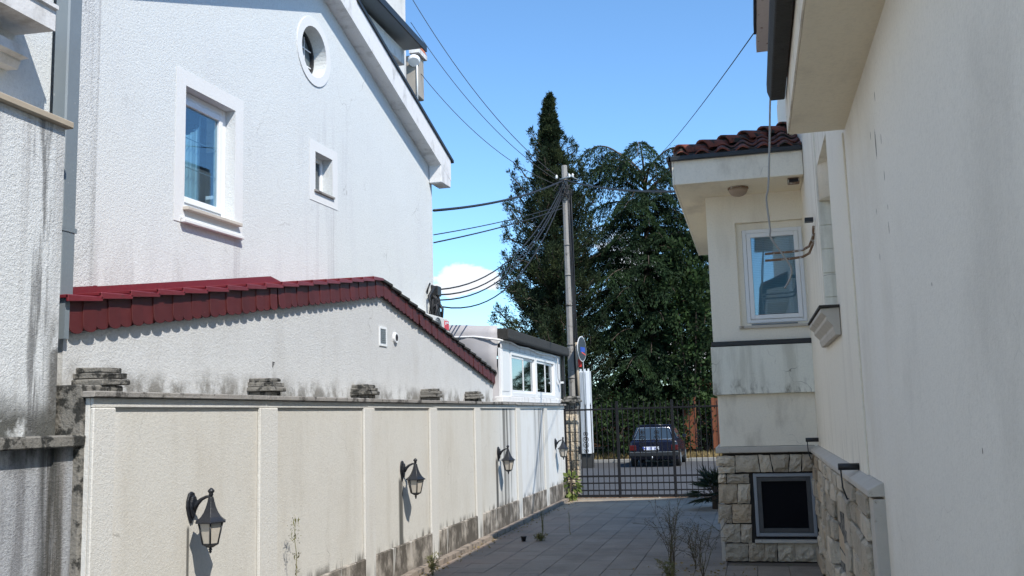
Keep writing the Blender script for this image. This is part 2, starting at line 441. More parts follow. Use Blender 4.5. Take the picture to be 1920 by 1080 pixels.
M['canvas'] = plain('grey_tarpaulin', (0.40, 0.39, 0.405), 0.55, 0, 0.13, 2.0, 0.35, 5)
M['rust'] = plain('rusty_pipe', (0.20, 0.12, 0.07), 0.8, 0, 0.4, 40, 0.4, 90, dirt=((0.5, 0.48, 0.44), 0.52, 20))
M['ac'] = plain('ac_white', (0.66, 0.66, 0.64), 0.45, 0, 0.05)
M['label_red'] = plain('red_label', (0.62, 0.012, 0.03), 0.4)
M['car'] = plain('navy_car_paint', (0.006, 0.008, 0.022), 0.22, 0, 0.1, 3)
M['carglass'] = plain('car_glass', (0.03, 0.045, 0.06), 0.06, 0, 0.1, spec=0.8)
M['chrome'] = plain('chrome_strip', (0.55, 0.55, 0.55), 0.25, 0.9)
M['tyre'] = plain('tyre_rubber', (0.012, 0.012, 0.012), 0.8)
M['taillight'] = plain('tail_lamp', (0.07, 0.006, 0.006), 0.25)
M['plate'] = plain('number_plate', (0.78, 0.80, 0.86), 0.4)
M['plateblue'] = plain('plate_blue', (0.03, 0.07, 0.42), 0.4)
M['signblue'] = plain('sign_blue', (0.015, 0.07, 0.42), 0.5)
M['signred'] = plain('sign_red', (0.62, 0.05, 0.04), 0.45)
M['signdark'] = plain('sign_dark_face', (0.022, 0.026, 0.034), 0.5, 0, 0.3, 9)
M['metalwhite'] = plain('ribbed_white_metal', (0.62, 0.64, 0.65), 0.5, 0, 0.06, 3)
M['pot'] = plain('clay_pot', (0.30, 0.20, 0.14), 0.85, 0, 0.2, 20)
M['tan'] = plain('tan_conduit', (0.40, 0.34, 0.26), 0.8, 0, 0.15, 9)
M['lampshade'] = plain('dusty_lamp_dome', (0.36, 0.27, 0.20), 0.5, 0, 0.2, 12)
M['tanwall'] = plain('grey_beige_wall', (0.34, 0.31, 0.27), 0.9, 0, 0.2, 3, 0.3, 30)
M['wallfar'] = plaster('far_white_wall', (0.66, 0.65, 0.63), 0.06, 30, 0.3, 0.01, stains=[
    dict(col=(0.33, 0.32, 0.30), thr=(0.5, 0.72), sc=(2, 2, 0.6), amt=0.6)])

# ---------------------------------------------------------------- mesh helpers
class MB:
    def __init__(self):
        self.v, self.f, self.s = [], [], []

    def add(self, vs, fs, smooth=False):
        o = len(self.v)
        self.v.extend([tuple(p) for p in vs])
        for f in fs:
            self.f.append(tuple(i + o for i in f))
            self.s.append(smooth)
        return self

    def box(self, x0, x1, y0, y1, z0, z1):
        return self.hexa([(x0, y0, z0), (x1, y0, z0), (x1, y1, z0), (x0, y1, z0),
                          (x0, y0, z1), (x1, y0, z1), (x1, y1, z1), (x0, y1, z1)])

    def hexa(self, p):
        return self.add(p, [(0, 3, 2, 1), (4, 5, 6, 7), (0, 1, 5, 4), (1, 2, 6, 5), (2, 3, 7, 6), (3, 0, 4, 7)])

    def prism(self, poly, axis, a, b):
        """poly: 2D points; axis x -> (y,z), y -> (x,z), z -> (x,y)"""
        def P(u, w, t):
            return {'x': (t, u, w), 'y': (u, t, w), 'z': (u, w, t)}[axis]
        n = len(poly)
        vs = [P(u, w, a) for u, w in poly] + [P(u, w, b) for u, w in poly]
        fs = [tuple(range(n)), tuple(range(2 * n - 1, n - 1, -1))]
        fs += [(i, i + n, (i + 1) % n + n, (i + 1) % n) for i in range(n)]
        return self.add(vs, fs)

    def tube(self, pts, r, n=8, caps=True, smooth=True):
        pts = [Vector(p) for p in pts]
        m = len(pts)
        rs = r if isinstance(r, (list, tuple)) else [r] * m
        up = Vector((0, 0, 1))
        vs = []
        d0 = (pts[1] - pts[0]).normalized()
        a = d0.cross(up if abs(d0.z) < 0.9 else Vector((1, 0, 0))).normalized()
        for i in range(m):
            d = (pts[min(i + 1, m - 1)] - pts[max(i - 1, 0)]).normalized()
            a = (a - d * a.dot(d)).normalized()
            b = d.cross(a)
            for k in range(n):
                t_ = 2 * math.pi * k / n
                vs.append(pts[i] + (a * math.cos(t_) + b * math.sin(t_)) * rs[i])
        fs = []
        for i in range(m - 1):
            for k in range(n):
                k2 = (k + 1) % n
                fs.append((i * n + k, i * n + k2, (i + 1) * n + k2, (i + 1) * n + k))
        self.add(vs, fs, smooth)
        if caps:
            o = len(self.v) - m * n
            self.f.append(tuple(o + k for k in range(n - 1, -1, -1)))
            self.f.append(tuple(o + (m - 1) * n + k for k in range(n)))
            self.s += [False, False]
        return self

    def lathe(self, prof, c=(0, 0, 0), n=12, smooth=True, rot0=0.0):
        vs, fs = [], []
        for r, z in prof:
            for k in range(n):
                a = rot0 + 2 * math.pi * k / n
                vs.append((c[0] + r * math.cos(a), c[1] + r * math.sin(a), c[2] + z))
        for i in range(len(prof) - 1):
            for k in range(n):
                k2 = (k + 1) % n
                fs.append((i * n + k, i * n + k2, (i + 1) * n + k2, (i + 1) * n + k))
        fs.append(tuple(range(n - 1, -1, -1)))
        fs.append(tuple((len(prof) - 1) * n + k for k in range(n)))
        return self.add(vs, fs, smooth)

    def holed(self, outer, holes, fmap, depth):
        """flat sheet with holes: fmap(u,w,d) -> 3D (d = distance behind the face); reveals are 'depth' deep"""
        loops = [outer] + holes
        tri = tessellate_polygon([[Vector((u, w, 0)) for u, w in lp] for lp in loops])
        flat = [p for lp in loops for p in lp]
        self.add([fmap(u, w, 0) for u, w in flat], tri)
        for lp in loops:
            n = len(lp)
            self.add([fmap(u, w, 0) for u, w in lp] + [fmap(u, w, depth) for u, w in lp],
                     [(i, (i + 1) % n, (i + 1) % n + n, i + n) for i in range(n)])
        return self

    def build(self, name, mat, parent=None, bevel=0.0, jitter=0.0, segs=1):
        me = bpy.data.meshes.new(name)
        me.from_pydata(self.v, [], self.f)
        me.polygons.foreach_set("use_smooth", self.s)
        bm = bmesh.new()
        bm.from_mesh(me)
        bmesh.ops.recalc_face_normals(bm, faces=bm.faces)
        if bevel:
            es = [e for e in bm.edges if e.is_manifold and e.calc_face_angle(0) > 0.5]
            bmesh.ops.bevel(bm, geom=es, offset=bevel, segments=segs, affect='EDGES', clamp_overlap=True)
        if jitter:
            for v in bm.verts:
                v.co += Vector((RNG.uniform(-1, 1), RNG.uniform(-1, 1), RNG.uniform(-1, 1))) * jitter
        bm.to_mesh(me)
        bm.free()
        if isinstance(mat, str):
            mat = M[mat]
        me.materials.append(mat)
        return link(name, me, parent)


ROOTLOC = {}


def link(name, me, parent=None):
    o = bpy.data.objects.new(name, me)
    COL.objects.link(o)
    if parent is not None:
        o.parent = parent
        r = parent
        off = Vector((0, 0, 0))
        while r is not None:
            off += Vector(r.location)
            r = r.parent
        if parent.type == 'EMPTY':
            o.matrix_parent_inverse = Matrix.Translation(-off)
    return o


def thing(name, label, cat, loc=(0, 0, 0), group=None):
    o = bpy.data.objects.new(name, None)
    o.empty_display_size = 0.2
    o.location = loc
    COL.objects.link(o)
    o["label"], o["category"] = label, cat
    if group:
        o["group"] = group
    return o


def tag(o, label, cat, group=None, kind=None):
    o["label"], o["category"] = label, cat
    if group:
        o["group"] = group
    if kind:
        o["kind"] = kind
    return o


def struct(o):
    o["kind"] = "structure"
    return o


def stuff(o):
    o["kind"] = "stuff"
    return o


def copy_tree(o, parent=None):
    c_ = o.copy()
    COL.objects.link(c_)
    if parent is not None:
        c_.parent = parent
    for ch in list(o.children):
        copy_tree(ch, c_)
    return c_


def inst(src, name, parent, loc=(0, 0, 0), rz=0.0, scale=None):
    """another piece that shares src's mesh"""
    o = link(name, src.data if hasattr(src, "data") else src, parent)
    o.location = Vector(loc)
    o.rotation_euler = (0, 0, rz)
    if scale:
        o.scale = scale
    return o


# ================================================================ GROUND
struct(MB().prism([(-6, -12), (6, -12), (6, 21.0), (-6, 21.0)], 'z', -0.30, -0.012).build('paving_bed', 'joint'))
pav = bpy.data.objects['paving_bed']
pav.name = 'pavement'
TW = 0.335
tile_me = MB().box(-TW / 2 + 0.0028, TW / 2 - 0.0028, -TW / 2 + 0.0028, TW / 2 - 0.0028, -0.02, 0.0).build('tmp', 'paver', bevel=0.003)
tme = tile_me.data
bpy.data.objects.remove(tile_me)
nt_ = 0
big = MB()
for j in range(-36, 36):
    for i in range(13):
        x, y = -3.76 + TW / 2 + i * TW, 8.6 + j * TW
        if y > 20.0 or (y > 11.55 and x > -0.38) or x > 0.62:
            continue
        # the 290 tiles that show largest are separate pieces, the rest one joined part
        seen = y > 9.7 and x > -3.7 + max(0, (10.8 - y)) * .9
        if seen and nt_ < 290:
            o = link('paving_tile', tme, pav)
            o.location = (x, y, RNG.uniform(-0.0025, 0.001))
            o.rotation_euler = (RNG.gauss(0, .0035), RNG.gauss(0, .0035), 0)
            nt_ += 1
        else:
            z = RNG.uniform(-0.0025, 0.001)
            big.box(x - TW / 2 + .0035, x + TW / 2 - .0035, y - TW / 2 + .0035, y + TW / 2 - .0035, -0.02, z)
stuff(big.build('paving_tile', 'paver', pav))
struct(MB().box(-60, 60, 21.0, 36.6, -0.40, -0.10).build('road', 'asphalt'))
gr = MB()
gx = [-400, -60, -20, -8, 0, 8, 20, 60, 400]
struct(MB().box(-400, 400, 36.9, 900, -0.6, -0.06).build('ground', 'earth'))
struct(MB().box(-400, -60.0, -60, 36.6, -0.6, -0.13).build('ground', 'earth'))
struct(MB().box(60.0, 400, -60, 36.6, -0.6, -0.13).build('ground', 'earth'))
struct(MB().box(-60.0, -6.0, -60, 21.0, -0.6, -0.05).build('ground', 'earth'))
struct(MB().box(6.0, 60, -60, 21.0, -0.6, -0.05).build('ground', 'earth'))
kerb_root = struct(MB().box(-60, 60, 36.62, 36.88, -0.35, -0.30).build('kerb', 'kerb'))
km = MB().box(-0.49, 0.49, -0.12, 0.12, -0.2, 0.02).build('tmp', 'kerb', bevel=0.015)
kme = km.data
bpy.data.objects.remove(km)
for i in range(22):
    o = link('kerb_stone', kme, kerb_root)
    o.location = (-12 + i * 1.0, 36.75, RNG.uniform(-0.02, 0.01))

# ================================================================ GARDEN BOUNDARY WALL (cream, left)
bw = thing('boundary_wall', 'long cream plastered boundary wall with pilasters, mouldy plinth and four lanterns', 'wall', (-3.95, 12.5, 0))
def fmx(x0):
    return lambda u, w, d: (x0 - d, u, w)
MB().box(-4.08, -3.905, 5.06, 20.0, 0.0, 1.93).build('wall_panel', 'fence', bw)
pil = [(5.06, 5.27), (7.09, 7.39), (9.24, 9.52), (11.30, 11.58), (13.27, 13.56), (15.74, 16.02), (17.91, 18.21)]
prev = None
for a, b in pil:
    MB().box(-3.904, -3.876, a, b, 0.04 if a > 6 else 0.0, 1.87).build('pilaster', 'pilaster', bw, bevel=0.006)
MB().box(-3.904, -3.884, 5.06, 20.0, 1.872, 1.93).build('frieze', 'pilaster', bw, bevel=0.004)
ps = pil + [(20.0, 20.0)]
for k in range(len(ps) - 1):
    MB().box(-3.904, -3.868, ps[k][1] + 0.002, ps[k + 1][0] - 0.002, 0.0, 0.37).build('plinth', 'plinth', bw, bevel=0.008)
yy = 5.03
while yy < 20.0:
    y2 = min(yy + (2.15 if yy < 14 else 1.72), 20.06)
    z0 = 1.932 if yy < 14.6 else 1.925
    MB().box(-4.12, -3.852, yy, y2 - 0.006, z0, z0 + 0.038).build('coping', 'coping', bw, bevel=0.006, jitter=0.002)
    yy = y2
skm = MB().box(-3.87, -3.765, -0.2, 0.2, 0.0, 0.05)
for k in range(36):
    y0 = 5.5 + k * 0.405
    MB().box(-3.87, -3.775 + RNG.uniform(-.004, .004), y0, y0 + 0.40, -0.01, 0.055 + RNG.uniform(-.004, .004)).build('skirting_tile', 'skirting', bw)
for ymx in (5.46, 7.62, 9.77, 11.97, 13.93):
    yc = ymx - 0.13
    xc = -4.055
    if ymx < 6:
        p = MB().box(-4.2, -3.935, 5.025, 5.42, 0.0, 2.012).build('pier', 'mouldconc', bw, bevel=0.008)
    else:
        p = MB().box(xc - .10, xc + .10, yc - .10, yc + .10, 1.2, 2.015).build('pier', 'mouldconc', bw, bevel=0.008)
    for k, (hw, z0, z1) in enumerate([(.135, 2.015, 2.052), (.122, 2.054, 2.092), (.10, 2.094, 2.125)]):
        MB().box(xc - hw, xc + hw, yc - hw, yc + hw, z0, z1).build('cap_slab', 'mouldconc', p, bevel=0.006, jitter=0.004)

# low grey wall at the near end
lw = thing('garden_wall', 'low grey mould-stained wall with flat coping at the near end of the cream wall', 'wall', (-4.1, 3, 0))
MB().box(-4.6, -4.0, -6, 4.86, 0, 1.64).build('wall_face', 'lowwall', lw)
MB().box(-4.55, -3.985, 4.862, 5.055, 0, 1.64).build('pilaster', 'lowwall', lw)
for a, b in ((-6, 1.9), (1.906, 3.6), (3.606, 5.06)):
    MB().box(-4.6, -3.925, a, b, 1.642, 1.712).build('coping', 'mouldconc', lw, bevel=0.008, jitter=0.003)

# ================================================================ NEIGHBOUR WITH TERRACE (far left)
nb = thing('terrace_house', 'stained grey-white terrace house at the left with a cornice and grey downpipe', 'house', (-5, 2, 0))
MB().box(-7, -4.06, -6, 4.955, 0.2, 3.60).build('terrace_wall', 'terrace', nb)
MB().box(-7, -4.02, -6, 4.985, 3.602, 3.645).build('parapet_coping', 'tan', nb, bevel=0.006)
MB().box(-8, -4.32, -6, 5.12, 3.647, 7.5).build('upper_wall', 'house', nb)
MB().prism([(-4.318, 4.18), (-4.03, 4.17), (-4.03, 4.30), (-4.01, 4.305), (-4.01, 4.33), (-4.318, 4.33)], 'y', -6, 4.80).build('cornice', 'whitedirty', nb)
MB().prism([(-4.318, 3.93), (-4.24, 3.93), (-4.22, 3.97), (-4.22, 3.985), (-4.16, 3.99), (-4.16, 4.05), (-4.318, 4.05)], 'y', -6, 4.74).build('moulding', 'whitedirty', nb)
MB().box(-4.31, -4.20, 5.125, 5.255, 2.5, 7.5).build('downpipe', 'zinc', nb, bevel=0.01)
for z in (3.0, 4.9):
    MB().box(-4.315, -4.195, 5.12, 5.26, z, z + 0.03).build('pipe_bracket', 'zinc', nb)
MB().box(-5.2, -4.34, 5.262, 5.62, 2.3, 7.5).build('plaster_return', 'terrace', nb)

# ================================================================ WHITE GABLED HOUSE
S = 0.05
def xB(y, off=0.0):
    return -4.60 + S * (y - 13.0) + off
wh = thing('gabled_house', 'tall white roughcast gabled house with an oval attic window', 'house', (-7, 10, 0))
def mapB(u, w, d):
    return (xB(u) - d, u, w)
def oval(yc, zc, ry, rz, n=36):
    return [(yc + ry * math.cos(2 * math.pi * k / n), zc + rz * math.sin(2 * math.pi * k / n)) for k in range(n)]
def rect(a, b, c_, d):
    return [(a, c_), (b, c_), (b, d), (a, d)]
big_w = rect(7.50, 8.30, 3.70, 4.83)
sml_w = rect(9.93, 10.35, 4.39, 4.845)
ov_w = oval(9.90, 6.03, 0.295, 0.30)
outer = [(5.65, 1.6), (13.58, 1.6), (13.58, 5.50), (9.90, 6.90), (6.2, 5.50), (5.65, 5.29)]
MB().holed(outer, [big_w, sml_w, ov_w], mapB, 0.22).build('gable_wall', 'house', wh)
MB().prism([(-4.572 - 6, 13.36), (-4.60, 13.36), (-4.575, 13.575), (-4.575 - 6, 13.575)], 'z', 1.6, 5.3).build('rear_wall', 'house', wh)
def frameB(name, a, b, c_, d, hole, out, mat='white', par=wh):
    o_ = rect(a, b, c_, d)
    mb = MB()
    mb.holed(o_, [hole], lambda u, w, dd: (xB(u, out) - dd, u, w), out - 0.001)
    return mb.build(name, mat, par)
frameB('window_trim', 7.36, 8.44, 3.55, 4.97, big_w, 0.006)
frameB('window_trim', 9.80, 10.48, 4.255, 4.965, sml_w, 0.005)
MB().holed(oval(9.90, 6.03, 0.40, 0.405), [ov_w], lambda u, w, dd: (xB(u, 0.012) - dd, u, w), 0.011).build('oval_trim', 'white', wh)
# big window
def boxB(mb, a, b, c_, d, f0, f1):
    """box on the gable plane: y a..b, z c..d, from depth f0 (front) to f1 (back)"""
    return mb.hexa([(xB(a) - f1, a, c_), (xB(a) - f0, a, c_), (xB(b) - f0, b, c_), (xB(b) - f1, b, c_),
                    (xB(a) - f1, a, d), (xB(a) - f0, a, d), (xB(b) - f0, b, d), (xB(b) - f1, b, d)])
w1 = MB()
for a, b, c_, d in ((7.502, 7.57, 3.702, 4.828), (8.23, 8.298, 3.702, 4.828), (7.57, 8.23, 3.702, 3.77), (7.57, 8.23, 4.76, 4.828)):
    boxB(w1, a, b, c_, d, 0.10, 0.17)
w1o = w1.build('window', 'pvc', wh, bevel=0.004)
sash = MB()
for a, b, c_, d in ((7.575, 7.63, 3.775, 4.755), (8.17, 8.225, 3.775, 4.755), (7.63, 8.17, 3.775, 3.83), (7.63, 8.17, 4.70, 4.755)):
    boxB(sash, a, b, c_, d, 0.085, 0.15)
sash.build('sash', 'pvc', w1o, bevel=0.004)
boxB(MB(), 7.63, 8.17, 3.83, 4.70, 0.11, 0.118).build('pane', 'glass', w1o)
mb = MB()
for z in (4.12, 4.40):
    boxB(mb, 7.632, 8.168, z, z + 0.007, 0.120, 0.124)
boxB(mb, 7.90, 7.907, 3.832, 4.698, 0.120, 0.124)
mb.build('glazing_bar', 'zinc', w1o)
cur = MB()
n = 40
vs = []
for k in range(n + 1):
    y = 7.56 + 0.42 * k / n
    dd = 0.19 + 0.025 * math.sin(k * 1.3) + 0.012 * math.sin(k * 2.9)
    vs += [(xB(y) - dd, y, 3.70), (xB(y) - dd, y, 4.62 - 0.16 * math.sin(k / n * 3.1))]
cur.add(vs, [(2 * k, 2 * k + 2, 2 * k + 3, 2 * k + 1) for k in range(n)], True)
cur.build('curtain', 'curtain', w1o)
boxB(MB(), 7.3, 8.5, 3.5, 5.0, 0.45, 0.5).build('room_back', 'dark', w1o)
mb = MB()
boxB(mb, 7.48, 8.36, 3.665, 3.698, -0.06, 0.16)
mb.build('window_sill', 'stonetrim', wh, bevel=0.004)
mb = MB()
boxB(mb, 7.44, 8.40, 3.545, 3.575, -0.055, -0.015)
boxB(mb, 7.44, 8.40, 3.577, 3.60, -0.035, -0.015)
mb.build('sill_moulding', 'white', wh, bevel=0.004)
# small window
w2 = MB()
for a, b, c_, d in ((9.932, 9.985, 4.392, 4.843), (10.295, 10.348, 4.392, 4.843), (9.985, 10.295, 4.392, 4.445), (9.985, 10.295, 4.79, 4.843)):
    boxB(w2, a, b, c_, d, 0.12, 0.18)
w2o = w2.build('window', 'pvc', wh, bevel=0.004)
boxB(MB(), 9.985, 10.295, 4.445, 4.79, 0.14, 0.148).build('pane', 'darkglass', w2o)
boxB(MB(), 10.10, 10.125, 4.445, 4.79, 0.125, 0.138).build('mullion', 'rust', w2o)
boxB(MB(), 9.8, 10.5, 4.3, 4.95, 0.36, 0.4).build('room_back', 'dark', w2o)
boxB(MB(), 9.90, 10.37, 4.365, 4.39, -0.03, 0.2).build('window_sill', 'coping', wh, bevel=0.003)
# oval window
wo = MB()
wo.holed(oval(9.90, 6.03, 0.294, 0.299), [oval(9.90, 6.03, 0.265, 0.27)], lambda u, w, dd: (xB(u) - 0.15 - dd, u, w), 0.05)
woo = wo.build('window', 'blackmetal', wh)
MB().prism([(y, z) for y, z in oval(9.9, 6.03, 0.266, 0.271)], 'x', xB(9.9) - 0.185, xB(9.9) - 0.18).build('pane', 'leadglass', woo)
mb = MB()
for yb in (9.80, 10.0):
    boxB(mb, yb - .006, yb + .006, 5.785, 6.275, 0.172, 0.182)
for zb in (5.93, 6.13):
    boxB(mb, 9.655, 10.145, zb - .006, zb + .006, 0.166, 0.172)
mb.build('glazing_bar', 'pvc', woo)
MB().box(xB(9.9) - 0.5, xB(9.9) - 0.45, 9.5, 10.3, 5.6, 6.4).build('room_back', 'curtain', woo)
# verge boards, soffit, roof
def verge(pts_top, name):
    pass
OV = 0.20
sl = 0.375
def zt(y):                       # top line of the verge fascia
    return 5.86 + (13.48 - y) * sl if y >= 9.9 else 5.86 + (13.48 - 9.9) * sl - (9.9 - y) * sl
TH = 0.33
def vbox(ya, yb, off0, off1, dz0, dz1):
    return MB().hexa([(xB(ya, off0), ya, zt(ya) + dz0), (xB(ya, off1), ya, zt(ya) + dz0), (xB(yb, off1), yb, zt(yb) + dz0), (xB(yb, off0), yb, zt(yb) + dz0),
                      (xB(ya, off0), ya, zt(ya) + dz1), (xB(ya, off1), ya, zt(ya) + dz1), (xB(yb, off1), yb, zt(yb) + dz1), (xB(yb, off0), yb, zt(yb) + dz1)])
vbox(9.9, 13.88, 0.002, OV, -TH, 0).build('verge_board', 'whitedirty', wh)
vbox(5.7, 9.9, 0.002, OV, -TH, 0).build('verge_board', 'whitedirty', wh)
vbox(10.62, 13.96, 0.02, OV + 0.025, 0.002, 0.045).build('verge_trim', 'blackmetal', wh)
vbox(5.6, 9.9, 0.02, OV + 0.025, 0.002, 0.045).build('verge_trim', 'blackmetal', wh)
MB().hexa([(xB(13.5, .004), 13.46, 5.27), (xB(13.5, OV - .003), 13.46, 5.27), (xB(13.88, OV - .003), 13.87, 5.27), (xB(13.88, .004), 13.87, 5.27),
           (xB(13.5, .004), 13.46, 5.56), (xB(13.5, OV - .003), 13.46, 5.56), (xB(13.88, OV - .003), 13.87, 5.45), (xB(13.88, .004), 13.87, 5.45)]).build('eave_return', 'whitedirty', wh, bevel=0.008)
# roof slabs going back
for a, b in ((9.9, 13.9), (5.6, 9.9)):
    za, zb = zt(a), zt(b)
    MB().hexa([(-12, a, za - .2), (xB(a, 0.0), a, za - .2), (xB(b, 0.0), b, zb - .2), (-12, b, zb - .2),
               (-12, a, za - .002), (xB(a, 0.0), a, za - .002), (xB(b, 0.0), b, zb - .002), (-12, b, zb - .002)]).build('roof', 'rooftop', wh)
# dormer on the far roof slope
MB().box(-9, -4.98, 11.05, 12.95, 5.9, 7.13).build('dormer_wall', 'whitedirty', wh)
MB().box(-9, -4.86, 10.4, 13.25, 7.08, 7.32).build('dormer_fascia', 'whitedirty', wh, bevel=0.01)
MB().hexa([(-9.2, 10.2, 7.325), (-4.62, 10.2, 7.325), (-4.62, 13.5, 7.42), (-9.2, 13.5, 7.42),
           (-9.2, 10.2, 7.39), (-4.62, 10.2, 7.39), (-4.62, 13.5, 7.49), (-9.2, 13.5, 7.49)]).build('dormer_roof', 'zinc', wh, bevel=0.006)
MB().box(-4.615, -4.59, 10.2, 13.52, 7.36, 7.46).build('dormer_gutter', 'blackmetal', wh)
# service cable bundle and meter lump on the corner
bn = thing('cable_bundle', 'black tangle of cables and junction boxes on the white house corner', 'cables', (-4.53, 13.5, 3.3))
mb = MB()
for k in range(46):
    p = Vector((-4.53 + RNG.gauss(0, .035), 13.52 + RNG.gauss(0, .07), 3.02 + RNG.random() * 0.72))
    q = p + Vector((RNG.gauss(0, .05), RNG.gauss(0, .08), -RNG.uniform(.1, .35)))
    m_ = (p + q) / 2 + Vector((RNG.gauss(0, .05), RNG.gauss(0, .07), 0))
    mb.tube([p, m_, q], 0.012 + RNG.random() * .012, 5)
stuff(mb.build('cable_loop', 'cable', bn))
MB().box(-4.58, -4.47, 13.40, 13.60, 3.20, 3.52).build('junction_box', 'blackmetal', bn, bevel=0.012)
MB().box(-4.56, -4.46, 13.44, 13.62, 3.55, 3.70).build('junction_box', 'blackmetal', bn, bevel=0.012)
MB().tube([(-4.5, 13.55, 3.3), (-4.5, 13.55, 2.6)], 0.02, 6).build('conduit', 'cable', bn)

# building further back behind the gable
bk = thing('back_house', 'pale tower block and orange-tiled balcony rising behind the gabled house', 'house', (-8.5, 21, 0))
MB().box(-12.0, -7.30, 16.5, 20, 0, 15.5).build('tower_wall', 'wallfar', bk)
MB().box(-7.42, -7.12, 20.3, 20.72, 9.15, 10.15).build('balcony', 'tanwall', bk, bevel=0.02)
MB().box(-7.30, -7.06, 20.2, 20.8, 10.16, 10.27).build('balcony_fascia', 'whitedirty', bk)
MB().hexa([(-7.30, 20.2, 10.272), (-7.06, 20.2, 10.272), (-7.06, 20.8, 10.272), (-7.30, 20.8, 10.272),
           (-7.30, 20.25, 10.58), (-7.14, 20.25, 10.46), (-7.14, 20.78, 10.46), (-7.30, 20.78, 10.58)]).build('balcony_roof', 'orange_tile', bk)
MB().tube([(-7.2, 20.26, 10.0), (-7.18, 20.20, 9.93)], [0.15, 0.12], 14).build('satellite_dish', 'pvc', bk)
MB().tube([(-7.13, 20.27, 10.1), (-7.13, 20.27, 8.95)], 0.018, 6).build('waste_pipe', 'pvc', bk)

# ================================================================ RED-ROOFED ANNEX
an = thing('annex_house', 'low annex with a red fish-scale verge in front of the white house', 'house', (-4.6, 10, 0))
XW, XF = -4.15, -4.115
NE = [(5.10, 2.545), (10.30, 3.362), (15.30, 2.455)]
def ztop(y):
    if y <= NE[1][0]:
        return NE[0][1] + (y - NE[0][0]) * (NE[1][1] - NE[0][1]) / (NE[1][0] - NE[0][0])
    return NE[1][1] + (y - NE[1][0]) * (NE[2][1] - NE[1][1]) / (NE[2][0] - NE[1][0])
MB().prism([(5.11, 0.0), (15.28, 0.0), (15.28, ztop(15.28) - .06), (10.3, ztop(10.3) - .06), (5.11, ztop(5.11) - .06)], 'x', XW - 0.2, XW).build('gable_wall', 'annex', an)
MB().box(-5.0, XW - 0.202, 15.05, 15.28, 0, 2.38).build('end_wall', 'annex', an)
# fish-scale tiles
def scale_mesh(w, h):
    pts = [(-w / 2, 0), (w / 2, 0)]
    for k in range(9):
        a = math.pi * k / 8
        pts.append((w / 2 * math.cos(a), -h + w * .30 - w * .30 * math.sin(a) ** .8))
    return MB().prism(pts, 'x', -0.005, 0.004)
so = scale_mesh(0.126, 0.205).build('tmp', 'red', bevel=0.0015)
sme = so.data
bpy.data.objects.remove(so)
pitch = 0.122
y = 5.17
k = 0
while y < 15.27:
    if abs(y - 7.86) < 0.05:
        y += 0.03
    o = link('fish_scale_tile', sme, an)
    far = y > 10.3
    zz = ztop(y) - 0.010 + RNG.uniform(-.004, .004)
    o.location = Vector((XF + (0.006 if k % 2 else 0.0), y, zz))
    o.rotation_euler = (RNG.gauss(0, .012), RNG.gauss(0, .015) - 0.05, RNG.gauss(0, .01))
    o.scale = (1, 1, 1.0 if not far else 0.90)
    b_ = link('fish_scale_tile', sme, an)           # under course, half a tile on
    b_.location = Vector((XF - 0.012, y + pitch / 2, ztop(y + pitch / 2) - 0.004 + RNG.uniform(-.003, .003)))
    b_.rotation_euler = (RNG.gauss(0, .01), RNG.gauss(0, .01), 0)
    b_.scale = (1, 1, 1.0 if not far else 0.90)
    y += pitch
    k += 1
MB().prism([(5.12, ztop(5.12) - .16), (10.3, ztop(10.3) - .16), (15.28, ztop(15.28) - .15), (15.28, ztop(15.28) - .005), (10.3, ztop(10.3) - .005), (5.12, ztop(5.12) - .005)], 'x', XF - 0.034, XF - 0.019).build('verge_batten', 'darkroof', an)
# capping pieces, stepped: red on the near slope, dark on the far slope
sn = (NE[1][1] - NE[0][1]) / (NE[1][0] - NE[0][0])
y = 5.06
L_ = 0.31
while y < 10.3 - 0.05:
    y2 = min(y + L_, 10.3)
    z1, z2 = ztop(y) + 0.034, ztop(y2) + 0.006
    mb = MB()
    mb.hexa([(XF - .16, y - .02, z1 - .022), (XF + .045, y - .02, z1 - .022), (XF + .045, y2, z2 - .012), (XF - .16, y2, z2 - .012),
             (XF - .16, y - .02, z1), (XF + .045, y - .02, z1), (XF + .045, y2, z2), (XF - .16, y2, z2)])
    mb.hexa([(XF + .030, y - .02, z1 - .045), (XF + .047, y - .02, z1 - .045), (XF + .047, y2, z2 - .03), (XF + .030, y2, z2 - .03),
             (XF + .030, y - .02, z1 - .002), (XF + .047, y - .02, z1 - .002), (XF + .047, y2, z2 - .002), (XF + .030, y2, z2 - .002)])
    mb.build('verge_cap', 'redcap', an, bevel=0.003)
    y = y2
y = 10.3
while y < 15.3:
    y2 = min(y + 0.29, 15.33)
    z1, z2 = ztop(y) + 0.004, ztop(y2) + 0.026
    MB().hexa([(XF - .2, y, z1 - .03), (XF + .04, y, z1 - .03), (XF + .04, y2 + .02, z2 - .03), (XF - .2, y2 + .02, z2 - .03),
               (XF - .2, y, z1), (XF + .04, y, z1), (XF + .04, y2 + .02, z2), (XF - .2, y2 + .02, z2)]).build('verge_cap', 'darkroof', an, bevel=0.003)
    y = y2
